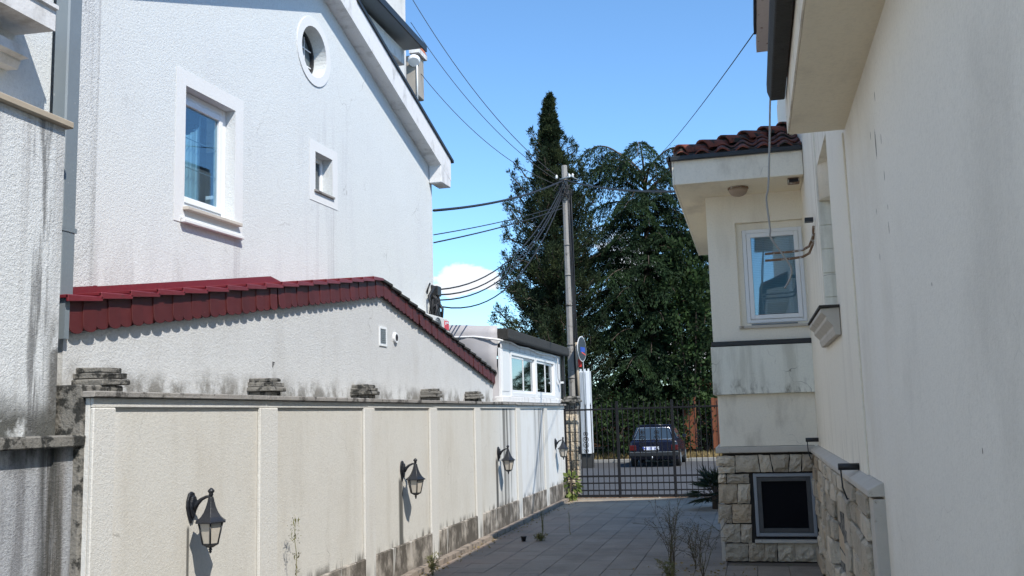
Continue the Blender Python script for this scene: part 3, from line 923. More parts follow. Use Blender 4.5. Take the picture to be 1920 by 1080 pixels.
# roof sheets
MB().hexa([(-5.1, 5.1, ztop(5.1) - .03), (XF - .17, 5.1, ztop(5.1) - .03), (XF - .17, 10.3, ztop(10.3) - .03), (-5.1, 10.3, ztop(10.3) - .03),
           (-5.1, 5.1, ztop(5.1)), (XF - .17, 5.1, ztop(5.1)), (XF - .17, 10.3, ztop(10.3)), (-5.1, 10.3, ztop(10.3))]).build('roof_sheet', 'redcap', an)
MB().hexa([(-6.4, 10.302, ztop(10.3) - .03), (XF - .21, 10.302, ztop(10.3) - .03), (XF - .21, 15.3, ztop(15.3) - .03), (-6.4, 15.3, ztop(15.3) - .03),
           (-6.4, 10.302, ztop(10.3)), (XF - .21, 10.302, ztop(10.3)), (XF - .21, 15.3, ztop(15.3)), (-6.4, 15.3, ztop(15.3))]).build('roof_sheet', 'darkroof', an)
fl = MB()
for (ya, za, yb, zb) in ((5.66, 2.72, 8.95, 3.255), (8.95, 3.255, 9.25, 3.21)):
    fl.hexa([(xB(ya, .003), ya, ztop(ya) - .05), (xB(ya, .016), ya, ztop(ya) - .05), (xB(yb, .016), yb, ztop(yb) - .05), (xB(yb, .003), yb, ztop(yb) - .05),
             (xB(ya, .003), ya, za), (xB(ya, .016), ya, za), (xB(yb, .016), yb, zb), (xB(yb, .003), yb, zb)])
fl.hexa([(-4.338, 5.27, 2.5), (-4.322, 5.27, 2.5), (-4.322, 5.64, 2.5), (-4.338, 5.64, 2.5), (-4.338, 5.27, 2.655), (-4.322, 5.27, 2.655), (-4.322, 5.64, 2.715), (-4.338, 5.64, 2.715)])
fl.hexa([(-4.97, 5.625, 2.5), (-4.325, 5.625, 2.5), (-4.325, 5.64, 2.5), (-4.97, 5.64, 2.5), (-4.97, 5.625, 2.715), (-4.325, 5.625, 2.715), (-4.325, 5.64, 2.715), (-4.97, 5.64, 2.715)])
fl.build('roof_flashing', 'redcap', an)
MB().box(XF - .035, XF + .012, 5.06, 5.10, 2.30, 2.56).build('gutter_end', 'zinc', an)
# vent grille, pipe stub and little mark on the wall
vg = MB().holed(rect(10.33, 10.56, 2.595, 2.82), [rect(10.355, 10.535, 2.62, 2.795)], lambda u, w, d: (XW + 0.012 - d, u, w), 0.011).build('vent', 'pvc', an)
mb = MB()
for k in range(7):
    z = 2.627 + k * 0.024
    mb.hexa([(XW + .002, 10.355, z), (XW + .009, 10.355, z - .008), (XW + .009, 10.535, z - .008), (XW + .002, 10.535, z),
             (XW + .002, 10.355, z + .005), (XW + .009, 10.355, z - .003), (XW + .009, 10.535, z - .003), (XW + .002, 10.535, z + .005)])
for k in range(5):
    mb.box(XW + .009, XW + .011, 10.38 + k * .032, 10.386 + k * .032, 2.62, 2.795)
mb.build('grille', 'zinc', vg)
MB().tube([(XW - .02, 10.83, 2.72), (XW + .03, 10.83, 2.72)], 0.062, 16).build('vent_pipe', 'pvc', an)
MB().tube([(XW + .025, 10.83, 2.72), (XW + .032, 10.83, 2.72)], 0.042, 16).build('vent_cap', 'dark', an)
mb = MB()
mb.box(XW + .001, XW + .005, 7.80, 7.808, 2.24, 2.29).box(XW + .001, XW + .005, 7.808, 7.835, 2.28, 2.288).box(XW + .001, XW + .005, 7.808, 7.826, 2.262, 2.269)
mb.build('painted_mark', 'rooftop', an)

# air conditioner on the far slope
ac = thing('air_conditioner', 'white air conditioner outdoor unit with red label on the annex roof', 'air conditioner', (-4.45, 13.1, 2.8))
MB().box(-4.575, -4.33, 12.62, 13.58, 2.86, 3.20).build('casing', 'ac', ac, bevel=0.02, segs=2)
AY, AZ, AX = 13.02, 3.02, -4.322
mb = MB()
for r in (0.155, 0.128, 0.10, 0.072, 0.045):
    mb.tube([(AX, AY + r * math.cos(a * math.pi / 12), AZ + r * math.sin(a * math.pi / 12)) for a in range(25)], 0.006, 5, False)
for a in range(6):
    th = a * math.pi / 6
    mb.tube([(AX, AY - .155 * math.cos(th), AZ - .155 * math.sin(th)), (AX, AY + .155 * math.cos(th), AZ + .155 * math.sin(th))], 0.004, 4, False)
stuff(mb.build('fan_grille', 'zinc', ac))
MB().tube([(AX - .007, AY, AZ), (AX - .004, AY, AZ)], 0.155, 24).build('fan_opening', 'coping', ac)
lb = MB().box(-4.331, -4.324, 13.33, 13.53, 3.03, 3.16).build('label', 'label_red', ac)
stuff(MB().box(-4.3235, -4.321, 13.36, 13.39, 3.10, 3.145).box(-4.3235, -4.321, 13.41, 13.50, 3.125, 3.145).build('label_mark', 'plate', lb))
for y in (12.75, 13.45):
    MB().box(-4.56, -4.35, y - .03, y + .03, 2.74, 2.858).build('foot', 'blackmetal', ac)

# ================================================================ GLAZED PORCH ROOM
po = thing('porch_room', 'glazed white porch room with black roof edge on top of the cream wall', 'porch', (-4.6, 17.5, 0))
XD = -4.02
# canvas end wall facing the camera
n1, n2 = 14, 10
vs, fs = [], []
for i in range(n1 + 1):
    for j in range(n2 + 1):
        u = i / n1
        x = -6.4 + u * (6.4 - 4.06)
        z = 1.9 + (3.235 + 0.055 * min(1, (1 - u) * 3) - 1.9) * j / n2
        yb = 15.325 - 0.05 * math.sin(u * 9 + j * 0.9) * math.sin(j / n2 * 3.1) - 0.04 * RNG.random() * (0 < j < n2)
        vs.append((x, yb, z))
for i in range(n1):
    for j in range(n2):
        a = i * (n2 + 1) + j
        fs.append((a, a + n2 + 1, a + n2 + 2, a + 1))
cv = MB().add(vs, fs, True).build('tarpaulin', 'canvas', po)
sdm = cv.modifiers.new('thickness', 'SOLIDIFY')
sdm.thickness = 0.006
MB().tube([(-6.3, 15.28, 3.12), (-5.2, 15.27, 3.06), (-4.75, 15.27, 3.075), (-4.45, 15.27, 3.07), (-4.02, 15.26, 3.00), (-3.985, 15.35, 2.99), (-3.985, 15.9, 3.0), (-3.985, 16.5, 2.955), (-3.985, 17.2, 2.975), (-3.985, 18.2, 2.93), (-3.985, 19.2, 2.96), (-3.985, 19.75, 2.95), (-3.965, 19.82, 2.9), (-3.965, 19.84, 2.5), (-3.965, 20.0, 2.42)], 0.016, 7).build('cable_conduit', 'pvc', po)
MB().box(-6.4, XD - .03, 15.42, 20.3, 1.2, 2.05).build('base_wall', 'whitedirty', po)
MB().box(-6.4, XD + 0.03, 15.3, 20.35, 1.98, 2.075).build('sill_beam', 'whitedirty', po, bevel=0.008)
MB().box(XD - .05, XD, 15.345, 15.96, 2.077, 2.95).build('side_panel', 'pvc', po, bevel=0.005)
MB().box(XD, XD + .008, 15.42, 15.86, 2.16, 2.86).build('panel_inset', 'pvc', po, bevel=0.003)
MB().box(XD - .05, XD + .004, 19.76, 20.33, 2.077, 2.95).build('end_panel', 'pvc', po, bevel=0.005)
MB().box(XD - .06, XD + .01, 15.345, 20.33, 2.87, 2.99).build('head_beam', 'whitedirty', po, bevel=0.005)
for (ya, yb) in ((15.98, 17.91), (17.95, 19.72)):
    mb = MB()
    for a, b, c_, d in ((ya, ya + .07, 2.08, 2.865), (yb - .07, yb, 2.08, 2.865), (ya + .07, yb - .07, 2.08, 2.15), (ya + .07, yb - .07, 2.79, 2.865)):
        mb.box(XD - .05, XD + .012, a, b, c_, d)
    w = mb.build('window', 'pvc', po, bevel=0.004)
    ym = (ya + yb) / 2
    for (a, b, dx) in ((ya + .072, ym + .03, 0.0), (ym - .03, yb - .072, -0.02)):
        mb = MB()
        for p, q, r, s_ in ((a, a + .05, 2.152, 2.788), (b - .05, b, 2.152, 2.788), (a + .05, b - .05, 2.152, 2.195), (a + .05, b - .05, 2.745, 2.788)):
            mb.box(XD - .025 + dx, XD - .005 + dx, p, q, r, s_)
        mb.build('sash', 'pvc', w)
        MB().box(XD - .017 + dx, XD - .013 + dx, a + .05, b - .05, 2.195, 2.745).build('pane', 'darkglass', w)
MB().box(-6.3, -6.25, 15.5, 20.3, 2.0, 3.0).build('inner_wall', 'dark', po)
MB().box(-4.7, -4.66, 16.3, 17.0, 2.08, 2.8).build('hanging_cloth', 'wood', po)
MB().box(-4.5, -4.47, 18.9, 19.6, 2.08, 2.8).build('curtain', 'curtain', po)
MB().prism([(-6.4, 3.12), (-4.1, 3.02), (-3.90, 3.0), (-3.88, 3.03), (-3.88, 3.19), (-4.1, 3.20), (-6.4, 3.26)], 'y', 15.34, 20.75).build('roof', 'darkroof', po, bevel=0.012)
MB().box(-3.975, -3.925, 20.34, 20.42, 2.0, 3.05).build('corner_post', 'blackmetal', po)
MB().prism([(-6.4, 0.0), (-4.02, 0.0), (-4.02, 3.0), (-6.4, 3.0)], 'y', 20.355, 20.5).build('end_wall', 'blackmetal', po)
MB().box(-3.98, -3.90, 20.02, 20.12, 2.40, 2.44).build('security_lamp', 'pvc', po)

# ================================================================ WALL LANTERNS
def make_lantern(name, label):
    r = thing(name, label, 'lantern', (0, 0, 0), 'black lanterns on the cream wall')
    X0 = 0.0
    # mount plate, shield shaped
    pts = [(0, .10), (.03, .085), (.048, .03), (.05, -.02), (.035, -.08), (.018, -.13), (0, -.165), (-.018, -.13), (-.035, -.08), (-.05, -.02), (-.048, .03), (-.03, .085)]
    mb = MB().prism(pts, 'x', 0.0, 0.018)
    mb.prism([(a * .72, b * .72 - .005) for a, b in pts], 'x', 0.018, 0.038)
    mb.build('mount_plate', 'lampblack', r, bevel=0.006)
    ax = 0.165
    mb = MB().tube([(.03, 0, -.04), (.055, 0, .0), (.09, 0, .035), (.13, 0, .055), (ax, 0, .06)], [.024, .019, .014, .012, .011], 10)
    mb.build('arm', 'lampblack', r)
    mb = MB()
    mb.lathe([(.008, .055), (.013, .07), (.011, .082), (.018, .094), (.019, .104), (.012, .116), (.004, .126)], (ax, 0, 0), 10)
    mb.build('finial', 'lampblack', r)
    n = 6
    mb = MB()
    mb.lathe([(.0865, -.150), (.0925, -.150), (.0925, -.138), (.080, -.128), (.062, -.105), (.045, -.07), (.032, -.03), (.022, .015), (.017, .045), (.014, .056)], (ax, 0, 0), n, False)
    mb.build('hood', 'lampblack', r, bevel=0.0015)
    R0, R1, z0, z1 = 0.073, 0.046, -.151, -.318
    frame = MB()
    for k in range(n):
        a = 2 * math.pi * k / n
        frame.tube([(ax + R0 * math.cos(a), R0 * math.sin(a), z0), (ax + R1 * math.cos(a), R1 * math.sin(a), z1)], 0.0048, 6)
    frame.lathe([(R1 + .004, z1 + .006), (R1 + .004, z1 - .004), (R1 - .012, z1 - .016), (.02, z1 - .028), (.008, z1 - .034)], (ax, 0, 0), n, False)
    frame.lathe([(.006, z1 - .034), (.012, z1 - .045), (.006, z1 - .056), (.009, z1 - .064), (.003, z1 - .078)], (ax, 0, 0), 8)
    frame.build('frame', 'lampblack', r)
    for k in range(n):
        a, b = 2 * math.pi * k / n, 2 * math.pi * (k + 1) / n
        q = .96
        P = [(ax + R0 * q * math.cos(a), R0 * q * math.sin(a), z0), (ax + R0 * q * math.cos(b), R0 * q * math.sin(b), z0),
             (ax + R1 * q * math.cos(b), R1 * q * math.sin(b), z1), (ax + R1 * q * math.cos(a), R1 * q * math.sin(a), z1)]
        I = [(ax + (p[0] - ax) * .96, p[1] * .96, p[2]) for p in P]
        MB().add(P + I, [(0, 1, 2, 3), (7, 6, 5, 4), (0, 4, 5, 1), (1, 5, 6, 2), (2, 6, 7, 3), (3, 7, 4, 0)]).build('glass_panel', 'lampglass', r)
    for ch in r.children:
        for v in ch.data.vertices:
            v.co.z *= 0.86
            if ch.name.split('.')[0] in ('hood', 'frame', 'glass_panel', 'finial'):
                v.co.x = 0.165 + (v.co.x - 0.165) * 1.25
                v.co.y *= 1.25
            elif ch.name.split('.')[0] == 'mount_plate':
                v.co.y *= 1.15
    return r
l0 = make_lantern('wall_lantern', 'largest black lantern, nearest on the cream wall, with its shadow below')
labs = [None, 'second black lantern along the cream wall, above a long black stain', 'third black lantern along the wall, below the porch side panel', 'farthest black lantern on the wall, beside the gate']
for k, y in enumerate((6.15, 10.36, 14.57, 18.98)):
    o = l0 if k == 0 else copy_tree(l0)
    o.location = (-3.905, y, 1.20)
    o.rotation_euler = (0, 0, (0.0, 0.03, -0.05, 0.02)[k])
    if labs[k]:
        o['label'] = labs[k]

# ================================================================ GATE PILLAR, GATE
gp = thing('gate_pillar', 'weathered gate pillar of stone blocks with a wide concrete cap', 'pillar', (-3.78, 20.35, 0))
MB().box(-3.91, -3.66, 20.22, 20.50, -0.1, 1.99).build('core', 'mouldconc', gp)
for k in range(9):
    z = 0.0 + k * 0.195
    if k % 2:
        MB().box(-3.915, -3.655, 20.205, 20.36, z, z + .186).build('stone_block', 'stone', gp, bevel=0.012, jitter=0.004)
    else:
        MB().box(-3.915, -3.79, 20.205, 20.36, z, z + .186).build('stone_block', 'stone', gp, bevel=0.012, jitter=0.004)
        MB().box(-3.783, -3.655, 20.205, 20.36, z, z + .186).build('stone_block', 'stone', gp, bevel=0.012, jitter=0.004)
MB().box(-3.97, -3.60, 20.12, 20.56, 2.0, 2.06).build('cap', 'mouldconc', gp, bevel=0.015, jitter=0.003)
MB().box(-3.94, -3.63, 20.15, 20.53, 2.061, 2.13).build('cap', 'mouldconc', gp, bevel=0.02, jitter=0.004)

ga = thing('iron_gate', 'dark wrought iron sliding gate of spear-topped bars across the driveway', 'gate', (-2.2, 20.05, 0))
YG = 20.05
for x in (-3.90, -2.79, -1.655, -0.52):
    p = MB().box(x - .028, x + .028, YG - .028, YG + .028, 0.03, 1.99).build('post', 'gate', ga, bevel=0.004)
for z, h in ((0.035, .05), (0.16, .028), (0.305, .028), (0.44, .038), (1.815, .036)):
    MB().box(-3.88, 0.3, YG - .016, YG + .016, z, z + h).build('rail', 'gate', ga, bevel=0.003)
bm_ = MB().box(-.008, .008, -.008, .008, 0.05, 1.90)
bm_.add([(-.014, 0, 1.90), (0, -.006, 1.90), (.014, 0, 1.90), (0, .006, 1.90), (0, 0, 1.99)], [(0, 1, 4), (1, 2, 4), (2, 3, 4), (3, 0, 4), (3, 2, 1, 0)])
bo = bm_.build('tmp', 'gate')
bme = bo.data
bpy.data.objects.remove(bo)
for p0 in (-3.90, -2.79, -1.655, -0.52):
    for k in range(1, 10):
        o = link('bar', bme, ga)
        x = p0 + k * (1.125 / 10)
        if x > 0.3:
            bpy.data.objects.remove(o)
            continue
        o.location = (x, YG, RNG.uniform(-.006, .006))
def scroll(mb, cx, cz, r, sgn, up):
    pts = []
    for k in range(22):
        a = k / 21 * 2.6 * math.pi
        rr = r * (1 - k / 27)
        pts.append((cx + sgn * rr * math.sin(a), YG - .014, cz + up * (r - rr * math.cos(a))))
    mb.tube(pts, 0.006, 5, True)
for cx in (-3.46, -2.29, -1.99, -1.16):
    mb = MB()
    for sg in (-1, 1):
        for up in (-1, 1):
            scroll(mb, cx + sg * 0.005, 1.16, 0.062, sg, up)
            scroll(mb, cx + sg * 0.012, 1.16 + up * .135, 0.042, sg, up)
    mb.tube([(cx, YG - .014, .93), (cx, YG - .014, 1.39)], 0.006, 5)
    mb.build('scroll_ornament', 'gate', ga)
MB().box(-3.62, -3.56, YG - .05, YG - .02, 0.92, 1.08).build('lock_box', 'gate', ga)
sill = MB().box(-3.9, 0.6, 19.93, 20.2, -0.05, 0.012).build('threshold', 'kerb', ga)
sill['label'] = 'pale concrete threshold under the gate'
MB().box(-3.88, 0.3, 20.03, 20.07, 0.013, 0.03).build('guide_rail', 'rust', ga)

# ================================================================ VILLA ON THE RIGHT
vi = thing('villa', 'cream plastered villa along the right side with stone base and bay', 'house', (3, 8, 0))
XV = 0.68
MB().box(XV, 9, -2.6, 6.55, -0.1, 3.56).build('near_wall', 'villa_seam', vi)
# facade between near block and bay, with a tall arched niche
niche = [(7.95, 2.52), (9.30, 2.52), (9.30, 5.20), (7.95, 5.20)]
MB().holed([(6.555, 1.25), (11.9, 1.25), (11.9, 5.895), (6.555, 5.895)], [niche], lambda u, w, d: (XV + .004 + d, u, w), 0.36).build('facade', 'villa', vi)
nb_ = MB().box(XV + .365, XV + .42, 7.8, 9.45, 2.4, 5.3).build('niche_back', 'villa', vi)
for k in range(5):
    MB().box(XV + .012, XV + .36, 9.282, 9.299, 2.535 + k * .226, 2.535 + .222 + k * .226).build('panel', 'villa_band', nb_, bevel=0.003)
MB().box(XV + .01, 9, 6.56, 15.4, 1.2, 1.26).build('floor_slab', 'villa', vi)
# pilaster strips
MB().box(XV - .012, XV + .003, 6.57, 7.55, 1.30, 3.56).build('pilaster', 'villa', vi, bevel=0.004)
hd = MB()
for k in range(13):
    a = math.pi * k / 12
    for z in (3.67, 5.18):
        hd.v.append((XV + .19 - .17 * math.cos(a), 9.296 - .24 * math.sin(a), z))
hd.f += [(2 * k, 2 * k + 1, 2 * k + 3, 2 * k + 2) for k in range(12)]
hd.s += [True] * 12
hd.f += [tuple(2 * k for k in range(13)), tuple(2 * k + 1 for k in range(12, -1, -1))]
hd.s += [False, False]
hd.build('rounded_hood', 'villa', vi)
# corbel shelf under the niche
MB().prism([(XV, 2.30), (XV - .04, 2.30), (XV - .055, 2.345), (XV - .055, 2.37), (XV - .10, 2.42), (XV - .10, 2.445), (XV - .14, 2.48), (XV - .14, 2.51), (XV, 2.515)], 'y', 7.80, 9.42).build('corbel_shelf', 'stonetrim', vi, bevel=0.004)
MB().box(XV - .15, XV, 7.78, 9.44, 2.517, 2.535).build('shelf_top', 'mortar', vi)
# near eave with gutter
MB().prism([(0.33, 3.56), (XV + .3, 3.56), (XV + .3, 3.9), (0.33, 3.80)], 'y', -2.6, 6.50).build('eave_soffit', 'soffit', vi)
MB().box(0.318, 0.328, -2.6, 6.49, 3.565, 3.80).build('fascia', 'villa_cracked', vi)
MB().prism([(0.20, 3.82), (0.22, 3.76), (0.31, 3.76), (0.316, 3.84), (0.316, 3.88), (0.20, 3.88)], 'y', -2.6, 6.36).build('gutter', 'darkroof', vi, bevel=0.006)
MB().prism([(0.22, 3.885), (0.9, 4.15), (0.9, 4.2), (0.22, 3.92)], 'y', -2.6, 6.42).build('lower_roof', 'tile', vi)
# upper storey and its eave
MB().box(0.70, 9, -2.6, 11.22, 4.0, 5.898).build('upper_wall', 'villa', vi)
MB().box(0.62, 9, 11.92, 15.4, 4.3, 6.49).build('upper_wall', 'villa', vi)
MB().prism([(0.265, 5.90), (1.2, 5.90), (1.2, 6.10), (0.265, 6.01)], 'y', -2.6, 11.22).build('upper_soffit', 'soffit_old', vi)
MB().box(0.235, 0.263, -2.6, 10.65, 5.90, 6.03).build('upper_gutter', 'blackmetal', vi)
MB().prism([(0.28, 6.03), (4.5, 7.3), (4.5, 7.36), (0.28, 6.09)], 'y', -2.6, 11.2).build('roof', 'tile', vi)
MB().prism([(0.64, 6.492), (4.5, 7.9), (4.5, 8.0), (0.64, 6.56)], 'y', 11.95, 15.4).build('roof', 'rooftop', vi)
# stone base along the facade
XS = 0.62
MB().box(XS + .035, XV + .3, 6.02, 11.76, -0.1, 1.235).build('stone_backing', 'mouldconc', vi)
MB().box(XS - .005, XS + .10, 5.86, 6.06, -0.1, 1.225).build('corner_post', 'stonetrim', vi, bevel=0.006)
MB().prism([(XS - .03, 1.238), (XS + .12, 1.238), (XS + .12, 1.32), (XS + .045, 1.315), (XS - .03, 1.275)], 'y', 5.86, 11.70).build('cornice', 'stonetrim', vi, bevel=0.004)
rows = [0.0, .19, .37, .57, .76, .95, 1.10, 1.236]
for j in range(7):
    y = 6.07
    z0, z1 = rows[j] + .006, rows[j + 1] - .006
    while y < 11.70:
        L2 = RNG.uniform(.26, .52)
        y2 = min(y + L2, 11.72)
        if 11.72 - y2 < .15:
            y2 = 11.72
        ya, yb = y + .006, y2 - .006
        y = y2
        inn = not (yb < 7.72 or ya > 9.16) and 0.28 < (z0 + z1) / 2 < 0.98
        if inn:
            # recess: clip
            if ya < 7.72 - .1:
                yb = 7.72
            elif yb > 9.16 + .1:
                ya = 9.16
            else:
                continue
        pr = RNG.uniform(.0, .045)
        MB().box(XS - pr, XS + .05, ya, yb, z0, z1).build('stone', 'stone', vi, bevel=0.016, jitter=0.010)
for k, (za, zb) in enumerate(((.30, .52), (.525, .74), (.745, .97))):
    MB().box(XS + .036, XS + .06, 7.74, 8.42, za, zb).build('stone', 'stone', vi, bevel=0.01, jitter=0.005)
    MB().box(XS + .036, XS + .058, 8.43, 9.14, za, zb).build('stone', 'stone', vi, bevel=0.01, jitter=0.005)

# ---- bay
YB = 11.75
XL = -0.46
MB().box(XL + .05, XV, YB + .05, 15.0, -0.1, 1.24).build('bay_core', 'mortar', vi)
low_win = rect(-0.075, 0.617, 0.27, 1.005)
MB().box(XL + .035, XV + .003, YB, 15.0, 1.32, 1.925).build('bay_lower_wall', 'villa_cracked', vi)
MB().box(XL - .01, XV + .05, YB - .065, 15.0, 1.927, 2.495).build('bay_band', 'villa_band', vi, bevel=0.004)
MB().box(XL, XV + .05, YB - .075, 15.0, 2.497, 2.555).build('bay_ledge', 'blackmetal', vi, bevel=0.008)
up_win = rect(-0.105, 0.70, 2.735, 3.985)
MB().holed([(XL + .02, 2.557), (0.72, 2.557), (0.72, 4.40), (XL + .02, 4.40)], [up_win], lambda u, w, d: (u, YB + d, w), 0.2).build('bay_upper_wall', 'villa', vi)
MB().box(XL + .02, XL + .2, YB + .201, 15.0, 2.557, 4.40).build('bay_side_wall', 'villa', vi)
MB().box(XL - .02, XV - .03, YB - .03, 15.0, 1.243, 1.315).build('bay_cornice', 'stonetrim', vi, bevel=0.008)
MB().box(XL - .012, XL + .03, YB - .01, YB + .3, 0, 0.62).build('corner_strip', 'stonetrim', vi, bevel=0.004)
def z5(zx, zy):
    return (-0.478 + (zx - (112 + (zy - 130) * .055)) * .00144, 1.222 - (zy - 130) * .001445)
stones = []
for a, b, c_, d in ((112, 258, 138, 218), (128, 262, 225, 278), (130, 190, 287, 358), (198, 372, 287, 358), (133, 278, 366, 517), (283, 383, 366, 517),
                    (128, 235, 527, 674), (241, 389, 527, 674), (150, 305, 684, 826), (311, 396, 684, 826),
                    (158, 362, 836, 972), (368, 492, 832, 972), (496, 591, 832, 972), (597, 725, 832, 972), (730, 912, 832, 972)):
    stones.append([z5(a, d), z5(b, d), z5(b, c_), z5(a, c_)])
for a0, a1, b0, b1 in ((266, 462, 266, 440), (468, 560, 446, 534), (566, 678, 542, 690), (684, 780, 697, 786), (786, 885, 793, 880)):
    stones.append([z5(a0, 270), z5(a1, 270), z5(b1, 136), z5(b0, 136)])
for s_ in stones:
    pr = RNG.uniform(0.012, .04)
    g = .004
    mb = MB()
    N_ = 5
    def at_(u, v, inset=0.0):
        u = inset + u * (1 - 2 * inset)
        v = inset + v * (1 - 2 * inset)
        x = (s_[0][0] * (1 - u) + s_[1][0] * u) * (1 - v) + (s_[3][0] * (1 - u) + s_[2][0] * u) * v
        z = (s_[0][1] * (1 - u) + s_[1][1] * u) * (1 - v) + (s_[3][1] * (1 - u) + s_[2][1] * u) * v
        return x, z
    vs = []
    for i_ in range(N_):
        for j_ in range(N_):
            u, v = i_ / (N_ - 1), j_ / (N_ - 1)
            edge = i_ in (0, N_ - 1) or j_ in (0, N_ - 1)
            x, z = at_(u, v)
            if edge:
                x += RNG.uniform(-.004, .004)
                z += RNG.uniform(-.004, .004)
            else:
                x += RNG.uniform(-.012, .012)
                z += RNG.uniform(-.012, .012)
            vs.append((x, YB - (.002 if edge else pr + RNG.uniform(-.008, .012)), z))
    fs = [(i_ * N_ + j_, (i_ + 1) * N_ + j_, (i_ + 1) * N_ + j_ + 1, i_ * N_ + j_ + 1) for i_ in range(N_ - 1) for j_ in range(N_ - 1)]
    rim = [i_ * N_ for i_ in range(N_)] + [(N_ - 1) * N_ + j_ for j_ in range(1, N_)] + [i_ * N_ + N_ - 1 for i_ in range(N_ - 2, -1, -1)] + [j_ for j_ in range(N_ - 2, 0, -1)]
    o_ = len(vs)
    vs += [(vs[q][0], YB + .055, vs[q][2]) for q in rim]
    fs += [(rim[q], o_ + q, o_ + (q + 1) % len(rim), rim[(q + 1) % len(rim)]) for q in range(len(rim))]
    mb.add(vs, fs)
    mb.build('stone', 'stone', vi)
# basement window
def winframe(x0, x1, z0, z1, yf, yb, t_, mat, name, par, bev=0.004):
    mb = MB()
    for a, b, c_, d in ((x0, x0 + t_, z0, z1), (x1 - t_, x1, z0, z1), (x0 + t_, x1 - t_, z0, z0 + t_), (x0 + t_, x1 - t_, z1 - t_, z1)):
        mb.box(a, b, yf, yb, c_, d)
    return mb.build(name, mat, par, bevel=bev)
bwn = winframe(-0.07, 0.612, 0.285, 1.0, YB + .0, YB + .07, .038, 'greypvc', 'basement_window', vi)
winframe(-0.031, 0.573, 0.325, 0.96, YB + .012, YB + .06, .05, 'rooftop', 'sash', bwn)
MB().box(0.02, 0.522, YB + .035, YB + .04, 0.376, 0.91).build('screen', 'blackscreen', bwn)
MB().box(-0.09, 0.64, YB - .05, YB + .05, 0.215, 0.25).build('basement_sill', 'stonetrim', vi, bevel=0.004)
MB().box(-0.075, 0.62, YB + .045, YB + .052, 0.25, 1.0).build('window_back', 'dark', vi)
# upper window
uw = winframe(-0.03, 0.665, 2.765, 3.90, YB + .05, YB + .12, .045, 'pvc', 'bay_window', vi)
winframe(0.018, 0.618, 2.812, 3.852, YB + .038, YB + .10, .05, 'pvc', 'sash', uw)
MB().box(0.07, 0.566, YB + .066, YB + .072, 2.863, 3.80).build('pane', 'glass', uw)
mb = MB()
for k in range(44):
    z = 2.875 + k * 0.0212
    mb.hexa([(0.07, YB + .10, z), (0.57, YB + .10, z), (0.57, YB + .116, z + .020), (0.07, YB + .116, z + .020),
             (0.07, YB + .10, z + .002), (0.57, YB + .10, z + .002), (0.57, YB + .116, z + .022), (0.07, YB + .116, z + .022)])
stuff(mb.build('blind_slat', 'blind', uw))
MB().box(-0.1, 0.7, YB + .21, YB + .23, 2.7, 4.0).build('room_back', 'dark', uw)
rv = MB()
rv.box(-0.104, -0.032, YB + .06, YB + .11, 2.737, 3.983).box(-0.032, 0.699, YB + .06, YB + .11, 3.902, 3.983).box(-0.032, 0.699, YB + .06, YB + .11, 2.737, 2.763).box(0.667, 0.699, YB + .06, YB + .11, 2.763, 3.902)
rv.build('window_packing', 'villa', uw)
MB().box(-0.125, 0.72, YB - .035, YB + .05, 2.70, 2.733).build('bay_window_sill', 'stonetrim', vi, bevel=0.004)
MB().box(0.02, 0.55, YB - .02, YB + .03, 2.738, 2.752).build('sill_strip', 'zinc', vi)
# bay roof: soffit box, fascia, gutter, hip
ZS = 4.33
MB().box(-0.74, XV - .002, 10.95, 16.2, ZS, ZS + .06).build('bay_soffit', 'soffit', vi)
MB().box(-0.742, XV - .002, 10.925, 10.948, ZS - .003, 4.615).build('bay_fascia', 'villa_cracked', vi, bevel=0.003)
MB().box(-0.765, -0.744, 10.925, 16.2, ZS - .003, 4.615).build('bay_side_fascia', 'villa', vi, bevel=0.003)
MB().box(-0.80, XV - .002, 10.88, 10.923, 4.60, 4.655).build('bay_gutter', 'blackmetal', vi, bevel=0.006)
MB().box(-0.82, -0.768, 10.88, 16.2, 4.60, 4.655).build('bay_gutter', 'blackmetal', vi, bevel=0.006)
E0 = (-0.74, 10.93, 4.64)
pitch_ = 0.42
MB().add([(-.72, 10.96, 4.62), (.66, 10.96, 4.62), (.66, 12.36, 4.62 + 1.4 * pitch_), (-.72, 16.1, 4.62), (.66, 16.1, 4.62 + 1.4 * pitch_)],
         [(0, 1, 2), (0, 2, 4, 3)]).build('roof_deck', 'darkroof', vi)
def wave_tile(w, l, n=10):
    vs, fs = [], []
    for i in range(n + 1):
        u = i / n
        z = 0.028 * math.sin(u * 2 * math.pi) + 0.01
        for (yy, dz) in ((0, 0.022), (l, 0.0)):
            vs.append(((u - .5) * w, yy, z + dz))
            vs.append(((u - .5) * w, yy, z + dz - 0.014))
    for i in range(n):
        a = i * 4
        b = a + 4
        fs += [(a, b, b + 2, a + 2), (a + 1, a + 3, b + 3, b + 1), (a, a + 1, b + 1, b), (a + 2, b + 2, b + 3, a + 3)]
    fs += [(0, 2, 3, 1), (n * 4, n * 4 + 1, n * 4 + 3, n * 4 + 2)]
    return MB().add(vs, fs, True)
wo_ = wave_tile(0.232, 0.40).build('tmp', 'tile')
wtm = wo_.data
bpy.data.objects.remove(wo_)
ang = math.atan(pitch_)
for j in range(4):
    for i in range(6):
        x = 0.555 - i * 0.228
        y = 10.90 + j * 0.335
        if x - .02 < -0.74 + (y - 10.93) + .10:
            continue
        o = link('roof_tile', wtm, vi)
        o.location = (x + RNG.uniform(-.006, .006), y, 4.66 + (y - 10.93) * pitch_)
        o.rotation_euler = (ang, RNG.gauss(0, .02), RNG.gauss(0, .015))
MB().box(-.73, .665, 10.935, 10.965, 4.615, 4.69).build('eave_mortar', 'mortar', vi)
hb = []
